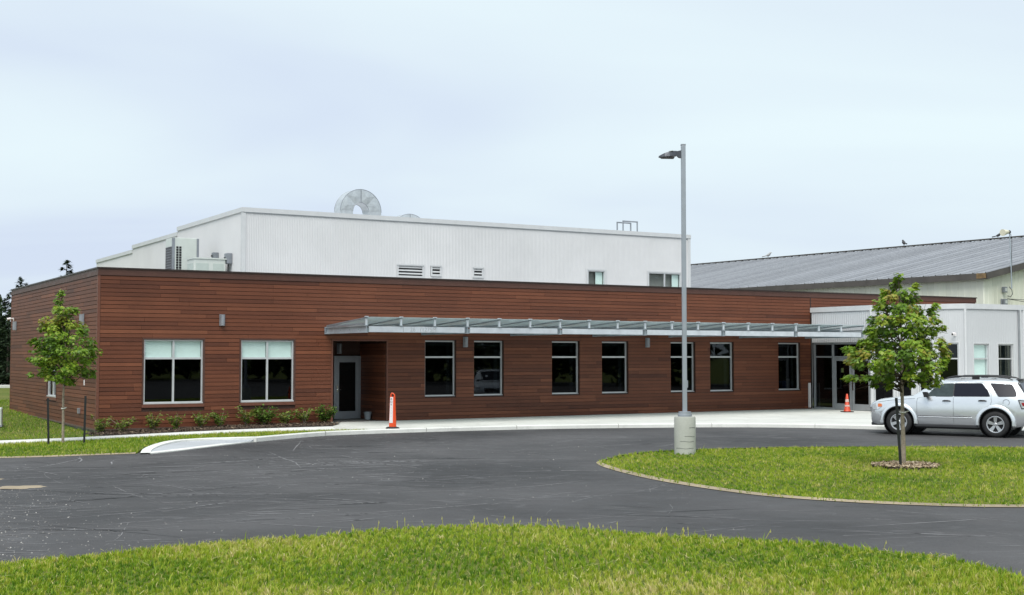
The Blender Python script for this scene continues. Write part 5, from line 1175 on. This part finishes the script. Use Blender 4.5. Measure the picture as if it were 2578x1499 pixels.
# ---------------------------------------------------------------- small street things
lo = thing('delineator_post', 'orange delineator post with white strip on a black base', 'traffic post', (-3.61, 38.42, 0.0), R(-6))
MB().lathe([(0.0, 0.055), (0.13, 0.055), (0.19, 0.04), (0.215, 0.015), (0.215, 0.0)], 8).build('rubber_base', M['rubber'], lo)
prof = [(0.03, 0.11), (0.20, 0.105), (0.80, 0.082), (0.96, 0.078)]
m = MB(); pts = []
for z, w in prof: pts.append((z, w, 0.05))
n = 0
for z, w, dpt in pts:
    m.v += [(-w, -dpt*0.4, z), (-w*0.55, -dpt, z), (w*0.55, -dpt, z), (w, -dpt*0.4, z), (w, dpt*0.4, z), (w*0.55, dpt, z), (-w*0.55, dpt, z), (-w, dpt*0.4, z)]
for i in range(len(pts)-1): m.f += [(8*i+j, 8*i+(j+1) % 8, 8*i+8+(j+1) % 8, 8*i+8+j) for j in range(8)]
m.f += [tuple(range(8)), tuple(range(len(m.v)-8, len(m.v)))]
m.build('body', M['orange'], lo, smooth=True, angle=25)
m = MB(); m.tube([(-0.058, 0, 0.955), (-0.056, 0, 1.02), (-0.03, 0, 1.065), (0.005, 0, 1.06), (0.05, 0, 1.02), (0.06, 0, 0.955)], 0.02, 8); m.build('loop_handle', M['orange'], lo, smooth=True)
m = MB(); m.add([(-0.099, -0.0530, 0.18), (0.012, -0.0545, 0.18), (0.022, -0.0545, 0.955), (-0.07, -0.0530, 0.955)], [(0, 1, 2, 3)])
m2 = MB()
for a, b in (((-0.092, 0.012), (-0.066, 0.020)),):
    m2.add([(a[0]+0.0, -0.0525, 0.17), (a[1], -0.0525, 0.17), (b[1], -0.0525, 0.95), (b[0], -0.0525, 0.95), (a[0], -0.0505, 0.17), (a[1], -0.0505, 0.17), (b[1], -0.0505, 0.95), (b[0], -0.0505, 0.95)], [(0, 1, 2, 3), (4, 7, 6, 5), (0, 4, 5, 1), (1, 5, 6, 2), (2, 6, 7, 3), (3, 7, 4, 0)])
st_ = m2.build('white_strip', M['sheet_white'], lo)
for ch, z, s in (('B', 0.885, 0.085), ('O', 0.80, 0.085), ('K', 0.72, 0.075), ('I', 0.62, 0.03), ('I', 0.54, 0.03), ('I', 0.46, 0.03), ('I', 0.36, 0.03)):
    text_mesh('letter', ch, s, M['black'], st_, (-0.030 - 0.012*(0.9-z), -0.0535, z), (R(90), 0, 0), 0.0006)
co = thing('traffic_cone', 'red-orange traffic cone in front of the entrance doors', 'traffic cone', (13.09, 49.58, 0.0), R(20))
MB().box(-0.19, 0.19, -0.19, 0.19, 0.0, 0.035).build('rubber_base', M['rubber'], co, bevel=0.012)
MB().lathe([(0.15, 0.036), (0.135, 0.06), (0.115, 0.09), (0.035, 0.70), (0.028, 0.71), (0.02, 0.70)], 24).build('body', M['cone'], co, smooth=True, angle=60)
for a, b in ((0.40, 0.50), (0.22, 0.28)):
    def rc(z): return 0.117 - (z-0.09)*0.131
    MB().lathe([(rc(a)+0.002, a), (rc(b)+0.002, b)], 24).build('reflective_patch', simple('worn_white_band', (0.55, 0.40, 0.36), 0.5, var=0.5, scale=14), co, smooth=True)
bk = thing('bucket', 'small grey bucket standing in the door recess', 'bucket', BL(9.33, 1.05, 0.0), 0)
MB().lathe([(0.0, 0.005), (0.095, 0.005), (0.13, 0.25), (0.138, 0.25), (0.138, 0.265), (0.125, 0.265), (0.09, 0.02), (0.0, 0.02)], 24).build('body', M['bucket'], bk, smooth=True)
m = MB(); m.tube([(0.136*math.cos(t), -0.05*math.sin(t)-0.0, 0.245-0.10*math.sin(t)) for t in [math.pi*k/12 for k in range(13)]], 0.004, 5); m.build('handle', M['steel_dark'], bk)
up = thing('utility_pedestal', 'pale rounded utility pedestal cut by the left frame edge', 'utility box', (-14.98, 36.85, -0.13), R(10))
MB().box(-0.16, 0.16, -0.12, 0.12, 0.0, 0.62).build('body', M['hvac'], up, bevel=0.05, seg=3); MB().box(-0.18, 0.18, -0.14, 0.14, 0.0, 0.06).build('base', M['steel_dark'], up)
# ---------------------------------------------------------------- silver sport utility car
up.location = (-16.62, 41.0, -0.09)
M['glass_car'] = simple('dark_car_glass', (0.012, 0.013, 0.022), 0.10, var=0.1, spec=0.22)
M['glass_car_front'] = simple('front_car_glass', (0.045, 0.060, 0.062), 0.08, var=0.5, scale=2.5, spec=0.3)
YAW = R(180 - 32.2)
car = thing('parked_car', 'silver four-door sport utility car parked at the kerb', 'car', (13.02, 37.45, ZA), YAW); car.scale = (1.035, 1.035, 1.02)
LOW = [(0, .25), (.83, .27), (.88, .42), (.895, .74)]
ST = [(2.19, [(0, .42), (.50, .42), (.58, .46), (.60, .60), (.57, .78), (.50, .83), (.28, .85), (0, .855)]),
      (2.12, [(0, .32), (.68, .32), (.75, .41), (.77, .62), (.73, .86), (.62, .91), (.35, .935), (0, .945)]),
      (1.92, [(0, .27), (.80, .28), (.85, .41), (.87, .66), (.82, .95), (.68, .985), (.38, 1.01), (0, 1.02)]),
      (1.60, [(0, .25), (.83, .27), (.875, .42), (.885, .70), (.84, .99), (.72, 1.03), (.40, 1.055), (0, 1.065)]),
      (1.25, LOW + [(.858, 1.03), (.74, 1.065), (.40, 1.09), (0, 1.10)]),
      (0.96, LOW + [(.865, 1.055), (.75, 1.10), (.40, 1.125), (0, 1.135)]),
      (0.30, LOW + [(.868, 1.075), (.665, 1.475), (.56, 1.555), (0, 1.60)]),
      (-0.10, LOW + [(.868, 1.08), (.66, 1.53), (.56, 1.60), (0, 1.64)]),
      (-0.90, LOW + [(.868, 1.095), (.655, 1.545), (.555, 1.615), (0, 1.65)]),
      (-1.55, LOW + [(.865, 1.11), (.65, 1.53), (.55, 1.605), (0, 1.64)]),
      (-1.86, [(0, .28), (.82, .30), (.87, .43), (.885, .74), (.855, 1.12), (.635, 1.49), (.54, 1.565), (0, 1.605)]),
      (-2.10, [(0, .33), (.79, .34), (.85, .45), (.865, .75), (.83, 1.08), (.74, 1.14), (.45, 1.16), (0, 1.17)]),
      (-2.17, [(0, .36), (.77, .37), (.83, .46), (.845, .72), (.81, .98), (.72, 1.02), (.42, 1.03), (0, 1.035)]),
      (-2.27, [(0, .42), (.68, .42), (.75, .49), (.77, .62), (.72, .68), (.60, .70), (.30, .705), (0, .71)])]
def lerp_sec(x):
    for (xa, A), (xb, B) in zip(ST[:-1], ST[1:]):
        if xb <= x <= xa:
            t = (xa-x)/(xa-xb); return [(a[0]+(b[0]-a[0])*t, a[1]+(b[1]-a[1])*t) for a, b in zip(A, B)]
    return ST[-1][1] if x < 0 else ST[0][1]
def side_y(x, z):
    S = lerp_sec(x)
    for (ya, za), (yb, zb) in zip(S[1:-1], S[2:]):
        if za <= z <= zb + 1e-6: return ya + (yb-ya)*(z-za)/(zb-za+1e-9)
    return S[1][0] if z < S[1][1] else 0.5
m = MB(); N = 8; ring = 2*N - 2
for x, S in ST:
    pts = [(y, z) for y, z in S] + [(-y, z) for y, z in S[-2:0:-1]]; m.v += [(x, y, z) for y, z in pts]
for i in range(len(ST)-1): m.f += [(i*ring+j, i*ring+(j+1) % ring, (i+1)*ring+(j+1) % ring, (i+1)*ring+j) for j in range(ring)]
m.f += [tuple(range(ring))[::-1], tuple((len(ST)-1)*ring+j for j in range(ring))]
body0 = m.build('body_raw', M['paint'])
WX, WZ, WR = 1.31, 0.365, 0.365
cutm = MB()
for sx in (1, -1):
    for sy in (1, -1): cutm.tube([(sx*WX, sy*0.58, WZ+0.02), (sx*WX, sy*1.3, WZ+0.02)], 0.435, 36)
cutter = cutm.build('cutter', M['black'])
bo = body0.modifiers.new('cut', 'BOOLEAN'); bo.object = cutter; bo.operation = 'DIFFERENCE'; bo.solver = 'EXACT'
bv = body0.modifiers.new('round', 'BEVEL'); bv.width = 0.018; bv.segments = 2; bv.limit_method = 'ANGLE'; bv.angle_limit = R(38)
dg = bpy.context.evaluated_depsgraph_get(); me = bpy.data.meshes.new_from_object(body0.evaluated_get(dg)); me.name = 'body'
bpy.data.objects.remove(body0); bpy.data.objects.remove(cutter)
me.polygons.foreach_set('use_smooth', [True]*len(me.polygons)); me.set_sharp_from_angle(angle=R(28)); me.materials.clear(); me.materials.append(M['paint'])
bodyo = link(bpy.data.objects.new('body', me)); bodyo.parent = car
def side_panel(name, outline, mat, off, parent, s=1, thick=0.003, flat=False):
    """outline (x,z) laid on the body side, s=+1 left, -1 right"""
    m = MB(); n = len(outline); c = (sum(p[0] for p in outline)/n, sum(p[1] for p in outline)/n)
    if flat:
        Q = np.array([[x, z, 1.0] for x, z in outline]); yv = np.array([side_y(x, z) for x, z in outline]); co_, *_ = np.linalg.lstsq(Q, yv, rcond=None); ex_ = float(np.max(yv - Q@co_)); fy = lambda x, z: float(co_[0]*x+co_[1]*z+co_[2]) + ex_
    else: fy = side_y
    a = [(x, s*(fy(x, z)+off), z) for x, z in outline]; b = [(x, s*(fy(x, z)+off-thick-0.02), z) for x, z in outline]
    m.add(a + [(c[0], s*(fy(*c)+off), c[1])], [(i, (i+1) % n, n) for i in range(n)]); m.add(a+b, [(i, (i+1) % n, n+(i+1) % n, n+i) for i in range(n)])
    return m.build(name, mat, parent)
def rnd(pts, r=0.03, k=3):
    out = []; n = len(pts)
    for i in range(n):
        p0, p, p1 = Vector(pts[i-1]), Vector(pts[i]), Vector(pts[(i+1) % n]); a = p + (p0-p).normalized()*min(r, (p0-p).length*.4); b = p + (p1-p).normalized()*min(r, (p1-p).length*.4)
        for j in range(k+1):
            t = j/k; out.append(tuple((1-t)**2*a + 2*t*(1-t)*p + t*t*b))
    return out
G_F = [(0.56, 1.115), (0.28, 1.40), (0.10, 1.475), (-0.19, 1.485), (-0.19, 1.13)]
G_R = [(-0.215, 1.13), (-0.215, 1.487), (-0.93, 1.495), (-1.10, 1.30), (-1.17, 1.14)]
G_Q = [(-1.16, 1.495), (-1.72, 1.47), (-1.83, 1.30), (-1.87, 1.15), (-1.40, 1.145)]
for s in (1, -1):
    for nm, g, mt in (('front_door_glass', G_F, 'glass_car_front'), ('rear_door_glass', G_R, 'glass_car'), ('quarter_glass', G_Q, 'glass_car')):
        fr = side_panel('window_seal', rnd([((x-sum(p[0] for p in g)/5)*1.035+sum(p[0] for p in g)/5, (z-sum(p[1] for p in g)/5)*1.06+sum(p[1] for p in g)/5) for x, z in g], 0.04), M['black'], 0.002, car, s, flat=True)
        side_panel(nm, rnd(g, 0.035), M[mt], 0.007, fr, s, flat=True)
    def line(pts, r=0.0045, nm='panel_gap', mat='carplastic'):
        mm = MB(); dense = []
        for a, b in zip(pts[:-1], pts[1:]):
            for j in range(8): t = j/8; dense.append((a[0]+(b[0]-a[0])*t, a[1]+(b[1]-a[1])*t))
        dense.append(pts[-1]); mm.tube([(x, s*(side_y(x, z)+0.0005), z) for x, z in dense], r, 5); return mm.build(nm, M[mat], car)
    line([(0.60, 1.09), (0.78, 1.06), (0.80, 0.95), (0.79, 0.5), (0.76, 0.36)]); line([(-0.205, 1.10), (-0.20, 0.9), (-0.21, 0.36)])
    line([(-0.95, 1.53), (-1.10, 1.42), (-1.20, 1.2), (-1.215, 1.0), (-1.18, 0.86)])
    line([(0.30, 1.50), (0.05, 1.52), (-0.6, 1.527), (-0.95, 1.53)], 0.004)
    line([(1.90, 0.93), (1.55, 0.985), (1.2, 1.025), (0.85, 1.05)], 0.004)
    line([(0.76, 0.56), (0.2, 0.56), (-0.68, 0.56)], 0.010, 'side_moulding'); line([(0.76, 0.535), (-0.70, 0.535)], 0.012, 'side_moulding', 'paint')
    for hx in (-0.02, -0.98):
        mm = MB(); z = 1.0 if hx > -0.5 else 1.02; y = side_y(hx, z); mm.tube([(hx+0.11, s*(y+.012), z-.008), (hx+.05, s*(y+.035), z+.004), (hx-.05, s*(y+.035), z+.004), (hx-.11, s*(y+.012), z-.008)], [0.012, 0.02, 0.02, 0.012], 8); mm.build('door_handle', M['black'], car, smooth=True)
    mm = MB(); mm.tube([(0.52, s*0.86, 1.12), (0.52, s*0.93, 1.13)], 0.02, 6); mm.obox((0.51, s*0.99, 1.17), (0.06, 0, 0), (0, 0.09, 0), (0.02, 0, 0.075)); mm.build('mirror', M['black'], car, bevel=0.02)
    for sx in (1, -1):      # flares and wheels
        mm = MB(); sec = [(0.425, 0.86), (0.43, 0.905), (0.447, 0.922), (0.49, 0.918), (0.53, 0.895), (0.54, 0.86)]; K = 26; n = len(sec)
        for k in range(K+1):
            t = R(-6 + 192*k/K)
            for rr_, y in sec: mm.v.append((sx*WX + rr_*math.cos(t), s*y, WZ+0.02 + rr_*math.sin(t)))
        for k in range(K): mm.f += [(k*n+j, k*n+j+1, (k+1)*n+j+1, (k+1)*n+j) for j in range(n-1)]
        mm.f += [tuple(range(n)), tuple(K*n+j for j in range(n))]
        mm.build('wheel_arch', M['paint'], car, smooth=True, angle=50)
        mm = MB(); K = 24
        lin = [(0.432, 0.90), (0.432, 0.60), (0.0, 0.60)]; mm.lathe([(r_, s*y) for r_, y in lin], 32, (sx*WX, 0, WZ+0.02), 'Y'); mm.build('wheel_well', M['black'], car)
        wh = MB().lathe([(0.225, s*0.70), (0.235, s*0.885), (0.30, s*0.895), (0.345, s*0.875), (WR, s*0.84), (WR, s*0.72), (0.34, s*0.69), (0.225, s*0.70)], 40, (sx*WX, 0, WZ), 'Y').build('wheel', M['rubber'], car, smooth=True, angle=50)
        mm = MB().lathe([(0.236, s*0.70), (0.236, s*0.889), (0.226, s*0.893), (0.208, s*0.885), (0.204, s*0.80)], 36, (sx*WX, 0, WZ), 'Y'); mm.build('rim', M['rim'], wh, smooth=True, angle=50)
        MB().lathe([(0.0, s*0.81), (0.205, s*0.80)], 28, (sx*WX, 0, WZ), 'Y').build('brake_disc', M['black'], wh)
        mm = MB()
        for k in range(5):
            a = R(90 + 72*k + (36 if sx > 0 else 0)); ca, sa = math.cos(a), math.sin(a)
            def pt(rad_, lat, y): return (sx*WX + ca*rad_ - sa*lat, s*y, WZ + sa*rad_ + ca*lat)
            mm.add([pt(0.03, -0.03, 0.868), pt(0.03, 0.03, 0.868), pt(0.215, 0.052, 0.878), pt(0.215, -0.052, 0.878), pt(0.03, -0.03, 0.83), pt(0.03, 0.03, 0.83), pt(0.215, 0.052, 0.835), pt(0.215, -0.052, 0.835)], [(0, 1, 2, 3), (4, 7, 6, 5), (0, 4, 5, 1), (1, 5, 6, 2), (2, 6, 7, 3), (3, 7, 4, 0)])
        mm.build('spokes', M['rim'], wh)
        MB().lathe([(0.0, s*0.884), (0.035, s*0.882), (0.05, s*0.868)], 16, (sx*WX, 0, WZ), 'Y').build('hub_cap', M['rim'], wh, smooth=True)
        mm = MB()
        for k in range(5):
            a = R(126 + 72*k + (36 if sx > 0 else 0)); mm.tube([(sx*WX+0.065*math.cos(a), s*0.86, WZ+0.065*math.sin(a)), (sx*WX+0.065*math.cos(a), s*0.874, WZ+0.065*math.sin(a))], 0.012, 6)
        mm.build('wheel_nut', M['black'], wh)
    # lamps
    mm = MB(); pts = [(2.06, .70), (2.10, .80), (2.0, .90), (1.83, .905), (1.80, .80), (1.9, .72)]
    hl = side_panel('headlight', rnd(pts, .02), M['lens'], 0.014, car, s)
    side_panel('turn_signal', rnd([(1.90, .79), (1.90, .885), (1.80, .885), (1.79, .80)], .015), M['amber'], 0.020, hl, s)
    MB().tube([(2.13, s*0.60, .78), (2.175, s*0.60, .78)], [0.07, 0.06], 14).build('lamp_bowl', M['chrome'], hl, smooth=True)
    fo = MB().lathe([(0.075, 0.0), (0.08, 0.03), (0.065, 0.035)], 18).build('fog_lamp_ring', M['chrome'], car, smooth=True); fo.location = (2.06, s*0.70, 0.52); fo.rotation_euler = (0, R(75), R(s*28))
    fl = MB().lathe([(0.0, 0.02), (0.062, 0.02)], 18).build('fog_lamp', M['lens'], car); fl.location = fo.location; fl.rotation_euler = fo.rotation_euler
    tl = side_panel('taillight', rnd([(-1.90, 1.06), (-2.105, 1.04), (-2.14, .82), (-1.99, .80)], .02), M['carplastic'], 0.012, car, s)
    side_panel('taillight_lens', rnd([(-1.935, 1.03), (-2.10, 1.015), (-2.13, .85), (-2.005, .83)], .02), M['lens'], 0.018, tl, s)
    side_panel('brake_lens', rnd([(-1.985, .985), (-2.10, .98), (-2.125, .89), (-2.03, .885)], .015), M['red_lens'], 0.024, tl, s)
    # roof rack rail and rocker
    mm = MB(); y = s*0.55; mm.tube([(0.12, y, 1.595), (0.0, y, 1.645), (-0.2, y, 1.69), (-0.8, y, 1.70), (-1.3, y, 1.69), (-1.6, y, 1.645), (-1.72, y, 1.60)], [0.012, 0.022, 0.024, 0.024, 0.024, 0.02, 0.012], 8); mm.box(-0.85, -0.65, y-0.02, y+0.02, 1.60, 1.69); mm.build('roof_rail', M['black'], car, smooth=True)
    MB().box(-0.86, 0.86, min(s*0.80, s*0.885), max(s*0.80, s*0.885), 0.245, 0.335).build('rocker_panel', M['carplastic'], car, bevel=0.02)
    fd = MB().lathe([(0.085, 0.0), (0.088, 0.003), (0.08, 0.004), (0.078, 0.0)], 20).build('fuel_door' if s > 0 else 'panel_ring', M['carplastic'], car) if s > 0 else None
    if fd: fd.location = (-1.60, side_y(-1.60, 0.98)+0.001, 0.98); fd.rotation_euler = (R(-90), 0, 0)
for yy in (-0.4,): pass
m = MB(); m.bar((-0.25, -0.55, 1.695), (-0.25, 0.55, 1.695), 0.05, 0.02); m.build('cross_bar', M['black'], car); m = MB(); m.bar((-1.15, -0.55, 1.69), (-1.15, 0.55, 1.69), 0.05, 0.02); m.build('cross_bar', M['black'], car)
# windscreen and rear glass laid on the body skin
def cross_glass(name, xa, xb, ya, yb):
    A, B = lerp_sec(xa), lerp_sec(xb); rows = []
    for S, x, k in ((A, xa, ya), (B, xb, yb)):
        rows.append([(x, y, z) for y, z in [(-S[5][0]*k, S[5][1]), (-S[6][0]*k, S[6][1]), (0, S[7][1]), (S[6][0]*k, S[6][1]), (S[5][0]*k, S[5][1])]])
    off = Vector((0.006 if xa > 0 else -0.006, 0, 0.006)); m = MB(); m.add([tuple(Vector(p)+off) for p in rows[0]+rows[1]], [(i, i+1, 6+i, 5+i) for i in range(4)]); return m.build(name, M['glass_car'], car)
cross_glass('windscreen', 0.94, 0.36, 0.98, 0.97); cross_glass('rear_screen', -1.90, -2.09, 0.97, 0.95)
m = MB(); m.box(-1.98, -1.80, -0.52, 0.52, 1.60, 1.625); m.build('rear_spoiler', M['black'], car, bevel=0.01)
m = MB(); m.tube([(-2.16, -0.7, 1.0), (-2.0, -0.66, 1.3), (-1.87, -0.6, 1.5)], 0.02, 6); m.tube([(-2.16, 0.7, 1.0), (-2.0, 0.66, 1.3), (-1.87, 0.6, 1.5)], 0.02, 6); m.build('hatch_seal', M['black'], car)
MB().box(2.10, 2.205, -0.42, 0.42, 0.60, 0.80).build('grille', M['carplastic'], car, bevel=0.02)
m = MB(); m.box(2.11, 2.215, -0.40, 0.40, 0.73, 0.75); m.box(2.11, 2.215, -0.40, 0.40, 0.65, 0.67); m.build('grille_bar', M['chrome'], car)
MB().box(1.80, 2.14, -0.72, 0.72, 0.25, 0.335).build('air_dam', M['carplastic'], car, bevel=0.02)
MB().box(-2.22, -1.75, -0.74, 0.74, 0.34, 0.40).build('rear_valance', M['carplastic'], car, bevel=0.02)
MB().box(-1.6, 1.5, -0.55, 0.55, 0.19, 0.26).build('underbody', M['black'], car)
